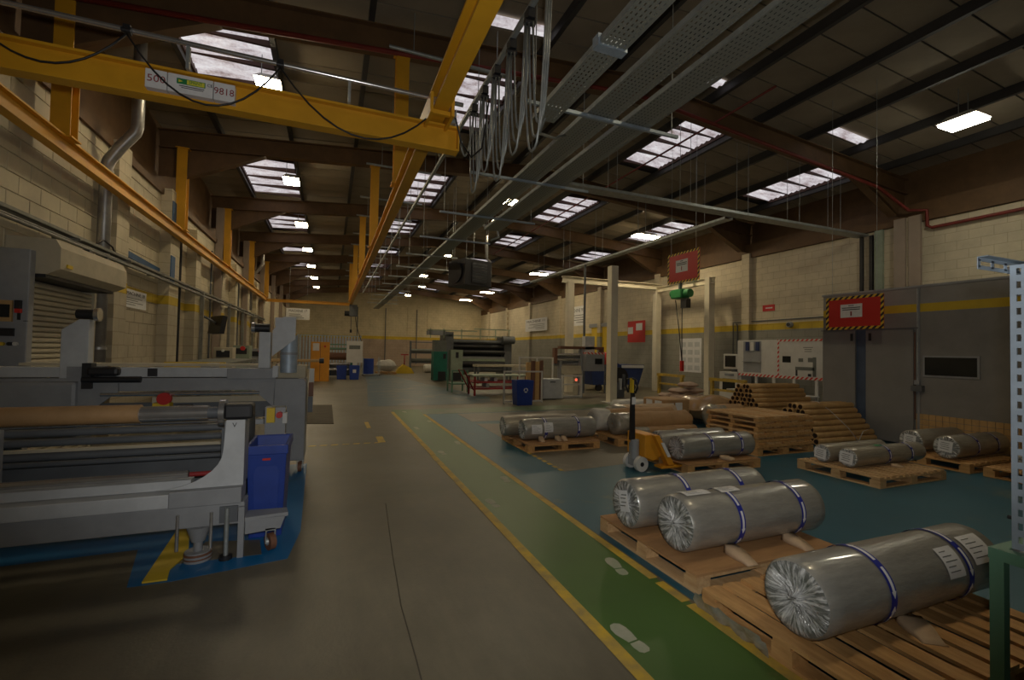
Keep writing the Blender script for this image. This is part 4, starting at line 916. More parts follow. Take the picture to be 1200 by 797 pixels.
# torn plastic at the pallet corner
m_ = MB(); vs = []; n = 10
for i in range(n+1):
    for j in range(4): vs.append((2.205-.012*math.sin(i*2.1+j*1.3)-.01*j, 2.28-.5*i/n+.015*math.sin(i*3+j), .005+.03*j+.012*math.sin(i*1.7+j*2.2)))
m_.add(vs, [(4*i+j, 4*i+j+1, 4*i+j+5, 4*i+j+4) for i in range(n) for j in range(3)], None, True)
tag(m_.build('plastic_scrap', 'wrap'), 'torn shiny plastic film hanging at the corner of the slatted pallet', 'plastic film')

# ---- pallet truck
t = thing('pallet_truck', 'yellow hand pallet truck with black handle lifting silver rolls', 'pallet truck', (4.1, 5.3, 0))
for y in (5.08, 5.52):
    f0 = MB().bb(4.28, 5.4, y-.075, y+.075, .055, .085).build('fork', 'orange_cab', t)
    MB().cyl((5.3, y-.03, .032), (5.3, y+.03, .032), .032, 12).build('load_roller', 'white', f0)
    MB().prism([(4.18, .50), (4.26, .50), (4.52, .09), (4.42, .09)], 1, y-.05, y+.05).build('fork_link', 'orange_cab', t)
MB().prism([(4.08, .50), (4.28, .50), (4.36, .38), (4.36, .20), (4.22, .14), (4.08, .2)], 1, 5.1, 5.5).build('frame', 'orange_cab', t, bevel=.01)
MB().prism([(4.285, .40), (4.335, .40), (4.455, .20), (4.40, .20)], 1, 5.022, 5.03).build('sticker', 'paper', t)
MB().cyl((4.03, 5.26, .16), (4.03, 5.26, .42), .06, 14).build('pump', MG, t); MB().cyl((4.06, 5.36, .2), (4.06, 5.36, .36), .045, 12).build('ram', 'steel', t)
for y in (5.16, 5.40):
    w_ = MB().cyl((4.06, y-.03, .1), (4.06, y+.03, .1), .1, 24).build('steer_wheel', 'white', t); MB().cyl((4.06, y-.034, .1), (4.06, y+.034, .1), .03, 12).build('hub', 'black', w_)
MB().bb(4.0, 4.12, 5.19, 5.37, .06, .2).build('wheel_yoke', MG, t)
MB().box((4.0, 5.28, .75), (.07, .05, .68), None, top=(.7, .7)).build('handle_shaft', 'black', t); MB().box((3.985, 5.28, 1.16), (.035, .05, .2)).build('grip', 'sign_yellow', t)
MB().bb(3.97, 4.03, 5.25, 5.254, .9, 1.0).build('handle_label', 'paper', t)
MB().tube([(3.985, 5.20, 1.06), (3.98, 5.15, 1.14), (3.98, 5.18, 1.24), (3.985, 5.28, 1.26), (3.98, 5.38, 1.24), (3.98, 5.41, 1.14), (3.985, 5.36, 1.06)], .014, 6).build('handle_loop', 'black', t)

for c_ in t.children: c_.location.x -= .09
# ---- stacks of flat timber trays on pallets
for (y0, lab, nl) in ((5.34, 'tall', 6),):
    pallet('low pallet under the %s stack of flat timber trays' % lab, 6.36, 7.66, y0, y0+1.08, 'slat', 'wood', 8)
    for k in range(nl):
        z = ZP+.003+k*.082; dx, dy = random.uniform(-.03, .03), random.uniform(-.02, .02)
        t = thing('timber_tray', 'flat boarded timber tray beside the cardboard tubes, %s of its stack' % ('lowest', 'second from the bottom', 'third from the bottom', 'third from the top', 'second from the top', 'topmost')[k], 'tray', (7.0+dx, y0+.54+dy, z), 'timber trays of the %s stack' % lab)
        for yy in (-.5, 0, .5): MB().bb(-.63, .63, yy-.04, yy+.04, 0, .045).build('batten', 'wood', t, local=True)
        for j in range(7):
            xx = -.62+.178*j; w_ = .16
            MB().box((xx+w_/2, 0, .062), (w_, 1.06+random.uniform(-.03, .02), .03), None, ry=random.uniform(-.05, .05)).build('tray_board', 'wood_pale' if (j+k) % 3 else 'wood', t, local=True)
# ---- cardboard tubes
tm = {}
def cardtube(x0, L, y, z, label, grp, r=.055):
    key = (round(L, 2), r)
    if key not in tm:
        n = 16; m_ = MB(); ri = r*.78
        def ring(x, rr): return [(x, rr*math.cos(2*math.pi*i/n), rr*math.sin(2*math.pi*i/n)) for i in range(n)]
        m_.add(ring(0, r)+ring(L, r), [(i, (i+1) % n, (i+1) % n+n, i+n) for i in range(n)], 'cardboard', True)
        m_.add(ring(0, ri)+ring(L, ri), [(i, i+n, (i+1) % n+n, (i+1) % n) for i in range(n)], 'tube_end', True)
        for x in (0, L): m_.add(ring(x, r)+ring(x, ri), [(i, (i+1) % n, (i+1) % n+n, i+n) for i in range(n)], 'cardboard')
        o = m_.build('cardboard_tube', None, None, local=True); tm[key] = o
    else:
        o = tm[key].copy(); COL.objects.link(o)
    o.location = (x0, y, z); tag(o, label, 'tube', grp); return o
rr_ = .056
for row in range(7):
    nn = 9-row
    for c in range(nn):
        cardtube(8.22+random.uniform(-.04, .04), 1.64-.03*row, 5.60+rr_+c*2*rr_+row*rr_, .02+rr_+row*rr_*1.74, 'brown cardboard tube in the strapped pile in front of the booth doors', 'tubes piled before the booth', rr_)
for row in range(5):
    nn = 7-row
    for c in range(nn):
        cardtube(8.75+random.uniform(-.05, .05), 1.85-.06*row, 7.35+rr_+c*2*rr_+row*rr_, .46+rr_+row*rr_*1.74, 'brown cardboard tube in the pile lying on the tall carton', 'tubes piled on the carton', rr_)
for c in range(3): cardtube(7.85+.05*c, 1.5, 6.25+.12*c, .60+.03*c, 'loose cardboard tube lying over the strapped pile', 'loose tubes', rr_) if False else None
tag(MB().bb(8.7, 10.5, 7.34, 8.04, 0, .455).build('carton', 'cardboard', bevel=.01), 'long brown carton under the pile of cardboard tubes', 'carton')
t = thing('strapping', 'pale plastic strap tied over the strapped pile of cardboard tubes', 'strap', (9.0, 6.1, .02))
MB().tube([(9.2, 5.56, .05), (9.0, 5.62, .3), (8.85, 5.86, .6), (8.85, 6.1, .74), (8.9, 6.4, .68)], .006, 4).build('strap', 'paper', t); MB().tube([(9.2, 5.56, .04), (9.4, 5.6, .22), (9.6, 5.62, .25)], .006, 4).build('strap', 'paper', t)

# ---- wrapped goods behind
def bumpy(name, x0, x1, yc, zb, r, mt, label, cat, grp=None, ends='wrap', sq=1.0):
    t = thing(name, label, cat, ((x0+x1)/2, yc, zb), grp); L = x1-x0; sd = random.random()*10
    def wob(j, i): return (0, 1+.05*math.sin(i*1.3+sd+j)+.03*math.sin(i*2.9-j*1.7+sd))
    prof = [(-.0, .02), (.0, r*.5), (.01, r*.85), (.06, r)]+[(L*k/10, r) for k in range(1, 10)]+[(L-.06, r), (L-.01, r*.85), (L, r*.5), (L, .02)]
    o = MB().lathe(prof, (x0, yc, zb+r*1.07), (1, 0, 0), 24, None, wob).build('wrapped_body', mt, t)
    if ends:
        pr = [(-.012, r*.1), (-.015, r*.6), (.0, r*.98), (.06, r*1.03), (.16, r*1.03), (.3, r*1.02)]
        MB().lathe(pr, (x0, yc, zb+r*1.07), (1, 0, 0), 24, None, wob).build('plastic_cover', ends, t)
    return t
pallet('dark low pallet under the plastic covered kraft rolls', 4.62, 6.3, 6.62, 7.75, 'slat', 'wood', 9)
bumpy('kraft_roll', 4.60, 6.45, 7.42, ZP, .20, 'kraft', 'kraft roll with a pale net cover over its end', 'kraft roll', None, 'bag_white')
bumpy('kraft_roll', 4.75, 6.45, 6.98, ZP, .19, 'kraft', 'kraft roll with clear plastic end beside the pallet truck', 'kraft roll')
bumpy('kraft_roll', 5.0, 6.4, 6.72, ZP, .08, 'kraft', 'thin kraft roll lying on the edge of the dark pallet', 'kraft roll')
bumpy('kraft_roll', 5.3, 6.9, 7.9, ZP, .2, 'kraft_pale', 'kraft roll under shiny plastic behind the net covered one', 'kraft roll', None, 'wrap')
bumpy('film_bale', 6.45, 7.6, 9.4, .02, .22, 'bag_white', 'white wrapped roll lying on the floor behind the kraft rolls', 'roll', None, 'bag_white')
t = thing('wrapped_carton', 'brown carton with two white notices on its end under clear plastic', 'carton', (7.3, 8.5, 0))
MB().bb(6.85, 7.55, 8.1, 8.85, 0, .60).build('box', 'kraft', t, bevel=.03)
for (y0, y1, z0, z1) in ((8.2, 8.42, .30, .56), (8.52, 8.72, .30, .56)): MB().bb(6.84, 6.85, y0, y1, z0, z1).build('notice', 'paper', t)
for (x, y0, y1, z0, z1) in ((6.9, 0, .2, .34, .52), (7.14, 0, .3, .30, .53)): MB().bb(x, x+.19, 8.09, 8.1, z0, z1).build('notice', 'paper', t)
bumpy('kraft_roll', 7.75, 8.64, 7.70, .0, .25, 'kraft', 'big kraft roll under glossy plastic in front of the carton', 'kraft roll', None, 'wrap')
def sack(x, y, z, lx, ly, h, rz):
    m_ = MB(); nu, nv = 10, 8; vs = []; sd = random.random()*6
    for s in (1, -1):
        for i in range(nu+1):
            for j in range(nv+1):
                u, v = 2*i/nu-1, 2*j/nv-1; e = max(0, (1-u**4)*(1-v**4))**.6
                vs.append((u*lx/2*(1-.06*v*v), v*ly/2*(1-.06*u*u), h/2+s*h/2*e*(.9+.15*math.sin(4*u+sd)*math.cos(3*v+sd))))
    k = (nu+1)*(nv+1); fs = []
    for i in range(nu):
        for j in range(nv):
            a = i*(nv+1)+j; q = (a, a+nv+1, a+nv+2, a+1); fs.append(q); fs.append(tuple(p+k for p in reversed(q)))
    m_.add(vs, fs, None, True); o = m_.build('sack', 'sack', None, local=True); o.location = (x, y, z); o.rotation_euler.z = rz; return o
pallet('pallet under the heap of pinkish paper sacks', 7.85, 9.35, 9.05, 10.15, 'slat', 'wood', 8)
for lz, (nx, ny, ox) in enumerate(((3, 2, 0), (3, 2, .05), (2, 2, .25), (2, 1, .3), (1, 1, .55))):
    for i in range(nx):
        for j in range(ny): tag(sack(8.15+ox+.48*i+random.uniform(-.02, .02), 9.33+.45*j+random.uniform(-.03, .03)+(.12 if ny == 1 else 0), ZP+.004+.15*lz, .46, .42, .155, random.uniform(-.3, .3)), 'pinkish brown paper sack in the heap behind the kraft rolls', 'sack', 'heaped paper sacks')
o = sack(8.45, 8.5, .0, 1.65, .85, .64, .03); o.name = 'wrapped_bale'; o.data.materials[0] = MATS['kraft_gloss']; o.location.z = .02; tag(o, 'big brown paper bale under shiny plastic beside the carton with notices', 'bale')
# yellow timber trestles
for (x, y, lab) in ((12.6, 14.6, 'yellow timber trestle standing below the wall poster'), (12.4, 11.6, 'yellow timber trestle in front of the white oven cabinet')):
    t = thing('trestle', lab, 'trestle', (x, y, 0))
    MB().bb(x-.05, x+.05, y-.75, y+.75, .72, .82).build('top_rail', 'paint_yellow', t); MB().bb(x-.04, x+.04, y-.7, y+.7, .38, .45).build('mid_rail', 'paint_yellow', t)
    for yy in (-.65, .65): MB().bb(x-.05, x+.05, y+yy-.05, y+yy+.05, 0, .72).build('leg', 'paint_yellow', t)

# ---- steel rack post and green bench
t = thing('work_bench', 'green painted steel bench frame with a tall perforated post and short arm', 'bench', (2.9, .9, 0))
GP = 'green_paintmetal'
zt = .83
for (x, y) in ((2.58, 1.02), (3.55, 1.02), (2.58, .35), (3.55, .35)): MB().bb(x-.022, x+.022, y-.022, y+.022, 0, zt-.04).build('leg', GP, t)
for (x0, x1, y0, y1) in ((2.556, 3.575, 1.0, 1.045), (2.556, 3.575, .33, .375), (2.556, 2.6, .375, 1.0), (3.53, 3.575, .375, 1.0)): MB().bb(x0, x1, y0, y1, zt-.045, zt).build('top_rail', GP, t)
MB().bb(2.6, 3.53, .375, 1.0, zt-.012, zt-.004).build('table_top', 'galv', t)
GB = 'galv_blue'
def slotted(x, y, z0, z1, w_, ax):
    """angle post with a row of real holes: two rails and the bridges between"""
    m_ = MB(); st = .055; hh = .028; n = int((z1-z0)/st)
    def bx(a0, a1, za, zb_):
        if ax == 'y': m_.bb(x-.0015, x+.0015, y+a0, y+a1, za, zb_)
        else: m_.bb(x+a0, x+a1, y-.0015, y+.0015, za, zb_)
    bx(0, w_*.36, z0, z1); bx(w_*.64, w_, z0, z1)
    for k in range(n+1): bx(w_*.36, w_*.64, z0+k*st, min(z1, z0+k*st+st-hh))
    return m_
slotted(2.63, 1.0, zt, 2.0, .05, 'x').build('perforated_post', GB, t); slotted(2.63, 1.0, zt, 2.0, -.05, 'y').build('perforated_post', GB, t)
m_ = MB(); y = 1.006
for z in (1.975, 2.008): m_.bb(2.40, 3.3, y, y+.003, z-.008, z+.008)
for k in range(10): m_.bb(2.40+.1*k, 2.42+.1*k, y, y+.003, 1.975, 2.008)
m_.bb(2.40, 3.3, y-.03, y, 2.014, 2.017).build('cross_arm', GB, t)
MB().cyl((2.65, .985, 1.99), (2.65, 1.02, 1.99), .01, 8).build('bolt', 'steel', t); MB().cyl((2.65, .985, .95), (2.65, 1.02, .95), .008, 8).build('bolt', 'black', t)

# ================================================================== BOOTH, RIGHT WALL AND THE FAR END
XB0 = 10.0
t = thing('spray_booth', 'large grey panelled booth with sliding doors, viewing window and yellow band', 'booth', (12, 4.5, 0))
for (y0, y1) in ((5.03, 6.76), (3.3, 5.01), (1.2, 3.28)): MB().bb(XB0, XB0+.06, y0, y1, .02, 2.92).build('front_panel', 'booth_paint', t)
MB().bb(XB0+.06, XR-.25, 6.70, 6.76, .0, 2.92).build('end_panel', 'booth_paint', t)
MB().bb(XB0+.06, XR-.25, 1.2, 1.26, .0, 2.92).build('end_panel', 'booth_paint', t)
MB().bb(XB0-.02, XR-.25, 1.2, 6.78, 2.92, 2.96).build('roof_panel', 'machine_grey', t)
MB().bb(XB0-.015, XB0, 5.0, 5.04, 0, 2.92).build('joint_cover', 'machine_grey', t)
for (y0, y1) in ((6.08, 6.74), (5.08, 5.88)): d = MB().bb(XB0-.055, XB0-.02, y0, y1, .03, 2.16).build('sliding_door', 'door_grey', t, bevel=.006); MB().bb(XB0-.075, XB0-.055, y1-.1 if y0 < 6 else y0+.04, y1-.06 if y0 < 6 else y0+.08, 1.95, 2.1).build('door_catch', 'black', d)
MB().bb(XB0-.012, XB0, 5.88, 6.08, .03, 2.2).build('opening', 'door_blue', t)
MB().bb(XB0-.08, XB0-.06, 5.0, 6.76, 2.165, 2.185).build('door_rail', 'machine_dark', t)
w_ = MB().bb(XB0-.02, XB0, 4.17, 4.95, 1.29, 1.67).build('window_frame', 'machine_grey', t); MB().bb(XB0-.024, XB0-.02, 4.2, 4.92, 1.32, 1.64).build('window_pane', 'glass_dark', w_)
MB().bb(XB0-.09, XB0, 4.93, 5.1, 1.02, 1.12).build('switch_box', 'machine_dark', t); MB().cyl((XB0-.04, 5.02, 1.12), (XB0-.04, 5.02, 2.9), .012, 6).build('cable_pipe', 'galv', t); MB().bb(XB0-.07, XB0-.01, 4.98, 5.06, 1.14, 1.22).build('isolator', 'machine_grey', t)
MB().bb(XB0-.02, XB0-.005, 5.065, 5.08, .5, 2.1).build('yellow_tape', 'caster_brown', t)
tl_ = MB()
for i in range(18):
    for k in range(6): tl_.bb(XB0-.012, XB0, 3.3+.098*i, 3.39+.098*i, .02+.1*k, .112+.1*k)
tag(tl_.build('foot_tiles', 'cardboard', t), kind='stuff')

# ---- white gantry and hoist
t = thing('steel_gantry', 'cream painted steel gantry of posts and beams standing by the right wall', 'gantry', (11.2, 14.8, 0))
for (x, y, h_) in ((8.95, 16.3, 4.5), (13.3, 16.3, 4.4), (13.3, 13.3, 4.55)): MB().bb(x-.14, x+.14, y-.12, y+.12, 0, h_).build('post', 'post_cream', t, bevel=.01)
MB().ibeam((8.6, 16.3, 4.55), (13.5, 16.3, 4.55), .26, .18).build('cross_beam', 'post_cream', t); MB().ibeam((13.3, 13.1, 4.42), (13.3, 16.3, 4.42), .24, .18).build('side_beam', 'post_cream', t)
t = thing('gantry_post', 'single tall cream steel post beside the small slitting machine', 'post', (8.55, 12.65, 0))
MB().bb(8.42, 8.68, 12.55, 12.8, 0.02, 4.46).build('post', 'post_cream', t, bevel=.01); MB().bb(8.3, 8.8, 12.43, 12.92, 0, .02).build('base_plate', 'white', t)
t = thing('chain_hoist', 'green electric chain hoist hanging from the cream gantry with two pendant cables', 'hoist', (12.3, 14.0, 3.6))
hc = onX(797, 345, 12.6)
MB().box((12.6, hc.y, hc.z), (.45, .6, .35)).build('body', 'green_hoist', t, bevel=.05); MB().cyl((12.6, hc.y-.55, hc.z), (12.6, hc.y-.3, hc.z), .16, 14).build('motor', 'green_hoist', t); MB().cyl((12.6, hc.y+.3, hc.z+.05), (12.6, hc.y+.45, hc.z+.05), .14, 14).build('gearbox', 'green_hoist', t)
MB().box((12.6, hc.y-.3, hc.z-.38), (.22, .3, .35)).build('chain_bag', 'black', t); MB().bb(12.55, 12.65, hc.y-.05, hc.y+.05, hc.z+.15, 4.56).build('hanger', 'machine_dark', t)
MB().bb(12.4, 13.4, hc.y-.06, hc.y+.06, 4.5, 4.56).build('trolley_arm', 'white', t)
pe = onX(799, 432, 12.6)
for dy in (-.12, .25): MB().tube([(12.6, hc.y+dy, hc.z-.2), (12.6, (hc.y+pe.y)/2+dy*.4, (hc.z+pe.z)/2), (12.6, pe.y, pe.z+.25)], .018, 6).build('pendant_cable', 'black', t)
MB().box((12.6, pe.y, pe.z+.1), (.1, .12, .4)).build('pendant', 'sign_red', t)

# ---- right wall furniture
def onwall(name, label, cat, x0, y0, x1, y1, mt, X=XR, th=.015):
    a, b_ = onX(x0, y0, X), onX(x1, y1, X); ya, yb = sorted((a.y, b_.y)); return tag(MB().bb(X-th, X, ya, yb, b_.z, a.z).build(name, mt), label, cat), ya, yb, b_.z, a.z
o, ya, yb, z0, z1 = onwall('red_board', 'red board with two white notices on the right wall', 'sign', 736, 377, 756, 401, 'sign_red')
for (f0, f1, g0, g1) in ((.68, .98, .40, .72), (.15, .5, .55, .88)): MB().bb(XR-.022, XR-.015, ya+(yb-ya)*f0, ya+(yb-ya)*f1, z0+(z1-z0)*g0, z0+(z1-z0)*g1).build('notice', 'paper', o)
o, ya, yb, z0, z1 = onwall('wall_poster', 'white poster of many small panels on the grey wall below the hoist', 'poster', 797, 397, 822, 437, 'paper')
for i in range(3):
    for j in range(4): MB().bb(XR-.02, XR-.015, ya+(yb-ya)*(.08+.31*i), ya+(yb-ya)*(.30+.31*i), z0+(z1-z0)*(.06+.23*j), z0+(z1-z0)*(.2+.23*j)).build('poster_panel', 'machine_light', o)
o, ya, yb, z0, z1 = onwall('fire_sign', 'small red sign high on the right wall above the yellow band', 'sign', 894, 358, 908, 364, 'sign_red')
MB().bb(XR-.018, XR-.015, ya+.08, yb-.12, (z0+z1)/2-.02, (z0+z1)/2+.02).build('print', 'paper', o)
wallsign('white MACHINE 99 notice on the right wall', XR, 666, 686, 361, 381, 'MACHINE 99', -1)
wallsign('white MACHINE 11 notice far along the right wall', XR-.162, 616, 641, 375, 387, 'MACHINE 11', -1)
dr = onX(694, 384, XR); dr2 = onX(716, 384, XR)
t = thing('door_1', 'yellow roller door in the right wall behind the small slitting machine', None, (XR, (dr.y+dr2.y)/2, 0), kind='structure'); MB().bb(XR-.03, XR-.005, dr2.y, dr.y, 0, dr.z).build('door_leaf', 'sign_yellow', t); MB().bb(XR-.12, XR-.005, dr2.y-.15, dr.y+.15, dr.z, dr.z+.2).build('lintel', 'machine_grey', t)
t = thing('wall_pipe', 'thin dark conduit running above the yellow band of the right wall', 'pipe', (XR, 10, 2.8)); MB().tube([(XR-.03, 12.9, .9), (XR-.03, 12.9, 2.84), (XR-.03, 7, 2.86)], .018, 6).build('pipe', 'machine_dark', t)
MB().tube([(XR-.04, 12.7, .9), (XR-.04, 12.7, 2.7), (XR-.04, 12.75, 2.8)], .02, 6).build('pipe', 'machine_dark', t)
t = thing('wall_fan', 'small round grey sounder on the yellow band of the right wall', 'sounder', (XR-.05, 10.6, 2.58)); MB().cyl((XR-.12, 10.6, 2.66), (XR, 10.6, 2.66), .09, 14).build('body', 'machine_grey', t); MB().cyl((XR-.14, 10.6, 2.66), (XR-.12, 10.6, 2.66), .06, 14).build('front', 'black', t)
# white oven cabinet with monitor
t = thing('test_cabinet', 'white test cabinet with a boxy monitor on top by the grey wall', 'cabinet', (13.55, 12.3, 0))
MB().bb(13.25, 13.9, 11.95, 12.75, 0, 1.02).build('body', 'white', t, bevel=.01); MB().bb(13.24, 13.25, 12.05, 12.6, .35, .78).build('door_window', 'glass_dark', t); MB().bb(13.235, 13.25, 12.1, 12.5, .88, .96).build('display', 'machine_grey', t)
MB().bb(13.3, 13.85, 12.0, 12.62, 1.12, 1.66).build('monitor', 'white', t, bevel=.02); MB().bb(13.29, 13.3, 12.08, 12.54, 1.2, 1.6).build('monitor_screen', 'glass_dark', t); MB().bb(13.45, 13.7, 12.2, 12.4, 1.02, 1.12).build('monitor_foot', 'machine_grey', t)
# white display wall with machine picture
t = thing('display_wall', 'white partition with a machine picture framed by red and white hazard tape', 'partition', (13.2, 10.5, 0))
XD = 13.3
MB().bb(XD, XD+.04, 9.0, 12.0, .98, 2.14).build('board', 'white', t)
for y in (11.9, 11.25, 10.6, 9.9, 9.2): MB().bb(XD, XD+.05, y-.04, y+.04, 0, .98).build('leg', 'white', t)
for (y0, y1, z0, z1) in ((9.0, 10.45, 2.08, 2.14), (9.0, 12.0, .92, 1.0), (10.4, 10.45, 1.0, 2.08), (11.95, 12.0, .5, .95)): MB().bb(XD-.01, XD, y0, y1, z0, z1).build('hazard_tape', 'hazard_red', t)
MB().bb(XD-.006, XD, 11.05, 11.75, 1.05, 2.1).build('alcove_back', 'machine_grey', t)
for k in range(3): MB().bb(XD-.03, XD-.006, 11.12+.2*k, 11.25+.2*k, 1.78, 2.08).build('hanging_item', ('blue_dark', 'white', 'blue_dark')[k], t)
MB().bb(XD-.06, XD-.006, 11.05, 11.75, 1.4, 1.42).build('alcove_shelf', 'galv', t)
for (y0, y1, z0, z1, mt) in ((10.0, 10.28, 1.42, 1.62, 'glass_dark'), (9.25, 9.85, 1.2, 1.3, 'mural_grey'), (9.6, 9.75, 1.45, 1.56, 'mural_grey'), (9.3, 9.45, 1.45, 1.58, 'mural_grey'), (9.78, 9.84, 1.02, 1.2, 'ink'), (9.2, 9.3, 1.02, 1.6, 'mural_grey'), (9.35, 9.45, 1.02, 1.1, 'ink'), (9.3, 9.6, 1.88, 1.9, 'mural_grey'), (9.34, 9.56, 1.82, 1.84, 'mural_grey'), (9.34, 9.56, 1.76, 1.78, 'mural_grey')): MB().bb(XD-.005, XD, y0, y1, z0, z1).build('picture', mt, t)
MB().bb(XD-.5, XD, 9.1, 12, .42, .46).build('low_shelf', 'white', t); MB().bb(XD-.4, XD-.1, 9.3, 9.6, .1, .42).build('low_box', 'machine_dark', t)
# blue skip under the red board
t = thing('tipping_skip', 'dark blue steel tipping skip between the cream gantry posts', 'skip', (11.4, 16.9, 0))
MB().prism([(10.3, .25), (12.6, .25), (12.9, 1.12), (11.6, 1.12), (11.2, 1.35), (10.1, 1.35)], 1, 16.6, 17.9).build('hopper', 'blue_dark', t); MB().bb(11.7, 12.85, 16.57, 16.6, .98, 1.1).build('pale_lip', 'machine_light', t)
for x in (10.6, 12.3): MB().cyl((x, 16.6, .14), (x, 16.75, .14), .14, 14).build('wheel', 'black', t)
tag(MB().lathe([(0, .01), (0, .12), (.3, .13), (.45, .08), (.5, .01)], (10.2, 15.6, 1.15), (0, 0, 1), 12, 'sign_red').cyl((10.2, 15.6, 0), (10.2, 15.6, 1.16), .03, 8, 'machine_dark').build('red_lamp_post'), 'red hooded post beside the blue skip', 'post')

# ---- slitting machine group beside the tall post
t = thing('slitting_machine', 'small slitting machine with rollers, cream tray and grey control box', 'machine', (8.0, 14.6, 0))
for (x0, x1, z0, z1, mt, nm) in ((7.5, 7.58, 0, 1.3, 'machine_grey', 'side_frame'), (8.35, 8.43, 0, 1.75, 'machine_grey', 'side_frame'), (7.5, 9.3, 1.72, 1.82, 'caster_brown', 'top_beam'), (7.3, 7.4, 1.2, 1.75, 'caster_brown', 'corner_post'), (9.2, 9.3, 1.0, 1.75, 'caster_brown', 'corner_post')):
    MB().bb(x0, x1, 14.3, 14.5, z0, z1).build(nm, mt, t)
for k in range(5): MB().cyl((7.4, 14.35+.06*k, 1.52-.09*k), (8.4, 14.35+.06*k, 1.52-.09*k), .045, 10).build('roller', ('steel', 'machine_dark')[k % 2], t)
MB().box((7.95, 14.3, .98), (.8, .06, .3), None, rx=-.3).build('cream_tray', 'cream', t)
fr_ = [MB().bb(a, b_, 14.2, 14.3, c, d).build('lower_frame', 'white', t) for (a, b_, c, d) in ((7.55, 7.6, 0, .8), (8.3, 8.35, 0, .8), (7.6, 8.3, .75, .8), (7.6, 8.3, .45, .5), (7.6, 8.3, .02, .08))]
MB().cyl((8.1, 14.18, .64), (8.1, 14.2, .64), .05, 10).build('indicator', 'led_red', t)
MB().bb(8.45, 9.2, 14.1, 14.35, .95, 1.55).build('control_box', 'machine_grey', t); MB().bb(8.45, 9.2, 14.09, 14.36, 1.55, 1.62).build('hazard_strip', 'hazard_red', t); MB().bb(8.8, 9.1, 14.08, 14.1, 1.2, 1.4).build('display', 'glass_dark', t); MB().bb(8.5, 8.9, 14.3, 14.5, 1.62, 2.2).build('upper_box', 'machine_light', t)
t = thing('black_fan', 'black round blower on a cluttered stand behind the tall cream post', 'blower', (9.7, 14.2, 0)); MB().cyl((9.72, 13.9, .72), (9.72, 14.3, .72), .38, 18).build('drum', 'black', t); MB().bb(9.45, 10.0, 14.0, 14.3, 0, .4).build('stand', 'machine_dark', t)
for k in range(4): MB().bb(9.4+.14*k, 9.47+.14*k, 13.8, 13.9, .1+.1*k, .4+.15*k).build('fitting', ('machine_light', 'machine_dark')[k % 2], t)
t = thing('tool_cabinet', 'low grey two door cabinet beside the white guard frames', 'cabinet', (6.95, 13.95, 0)); MB().bb(6.58, 7.3, 13.75, 14.2, .04, .70).build('body', 'machine_light', t, bevel=.01); MB().bb(6.62, 7.26, 13.74, 13.75, .1, .64).build('door', 'machine_light', t); MB().bb(6.85, 7.05, 13.72, 13.74, .58, .62).build('handle', 'machine_dark', t)
def guard(label, x0, x1, y, h_, mid=()):
    t = thing('guard_frame', label, 'guard frame', ((x0+x1)/2, y, 0)); s = .045
    for x in (x0, x1-s): MB().bb(x, x+s, y, y+s, 0, h_).build('upright', 'white', t)
    for z in (0.04, h_-s): MB().bb(x0+s, x1-s, y, y+s, z, z+s).build('rail', 'white', t)
    for x in mid: MB().bb(x, x+s, y, y+s, .085, h_-s).build('upright', 'white', t)
guard('white square tube guard frame standing behind the blue recycling bin', 4.93, 6.25, 13.05, 1.0)
guard('taller white guard frame behind the bundle of brown boards', 5.95, 7.25, 14.3, 1.42, (6.6,))
for k, (x, w_, h_, mt) in enumerate(((6.05, .14, 1.25, 'cardboard'), (6.22, .12, 1.3, 'caster_brown'), (6.36, .14, 1.28, 'cardboard'), (6.52, .1, 1.32, 'caster_brown'))):
    tag(MB().box((x, 13.75, h_/2), (w_, .1, h_), None).build('board_strip', mt), 'tall narrow brown board leaning upright beside the guard frames', 'board', 'upright brown boards')
bn = thing('recycling_bin', 'blue recycling bin with a white round mark in front of the guard frame', 'bin', (5.42, 12.72, 0)); tub(bn, 5.42, 12.72, .56, .42, .74, 'blue_bin', .86)
rm = MB(); ra = MB()
for i in range(16):
    a0, a1 = 2*math.pi*i/16, 2*math.pi*(i+1)/16
    if i % 5 == 4: continue
    c = (5.43, .45)
    rm.add([(c[0]+.07*math.cos(a), 12.49+.0, c[1]+.07*math.sin(a)) for a in (a0, a1)]+[(c[0]+.04*math.cos(a), 12.49, c[1]+.04*math.sin(a)) for a in (a1, a0)], [(0, 1, 2, 3)])
rm.build('recycling_mark', 'paper', bn)
t = thing('red_trolley', 'red framed trolley table with a pale top loaded with white rolls', 'trolley', (5.6, 16.0, 0))
MB().bb(4.7, 6.9, 15.5, 16.4, .68, .73).build('table_top', 'pale_green', t)
for z in (.22, .45): MB().bb(4.75, 6.8, 15.5, 15.56, z, z+.06).bb(4.75, 6.8, 16.3, 16.36, z, z+.06).build('side_rail', 'red_metal', t); MB().bb(4.75, 6.8, 15.56, 16.3, z, z+.03).build('shelf', 'red_metal', t)
for (x, y) in ((4.78, 15.55), (6.75, 15.55), (4.78, 16.3), (6.75, 16.3)): MB().bb(x-.03, x+.03, y-.03, y+.03, .0, .68).build('leg', 'red_metal', t)
MB().tube([(4.75, 15.6, .2), (4.4, 15.6, .9), (4.35, 16.2, .9), (4.75, 16.2, .2)], .025, 6).build('push_handle', 'red_metal', t)
for (x, y, z) in ((5.2, 15.8, .485), (5.6, 15.9, .485), (5.3, 15.9, .285)): tag(MB().cyl((x, y-.25, z+.075), (x, y+.25, z+.075), .072, 14).build('paper_roll', 'paper'), 'white paper roll lying on the red trolley', 'roll', 'paper rolls on the red trolley')
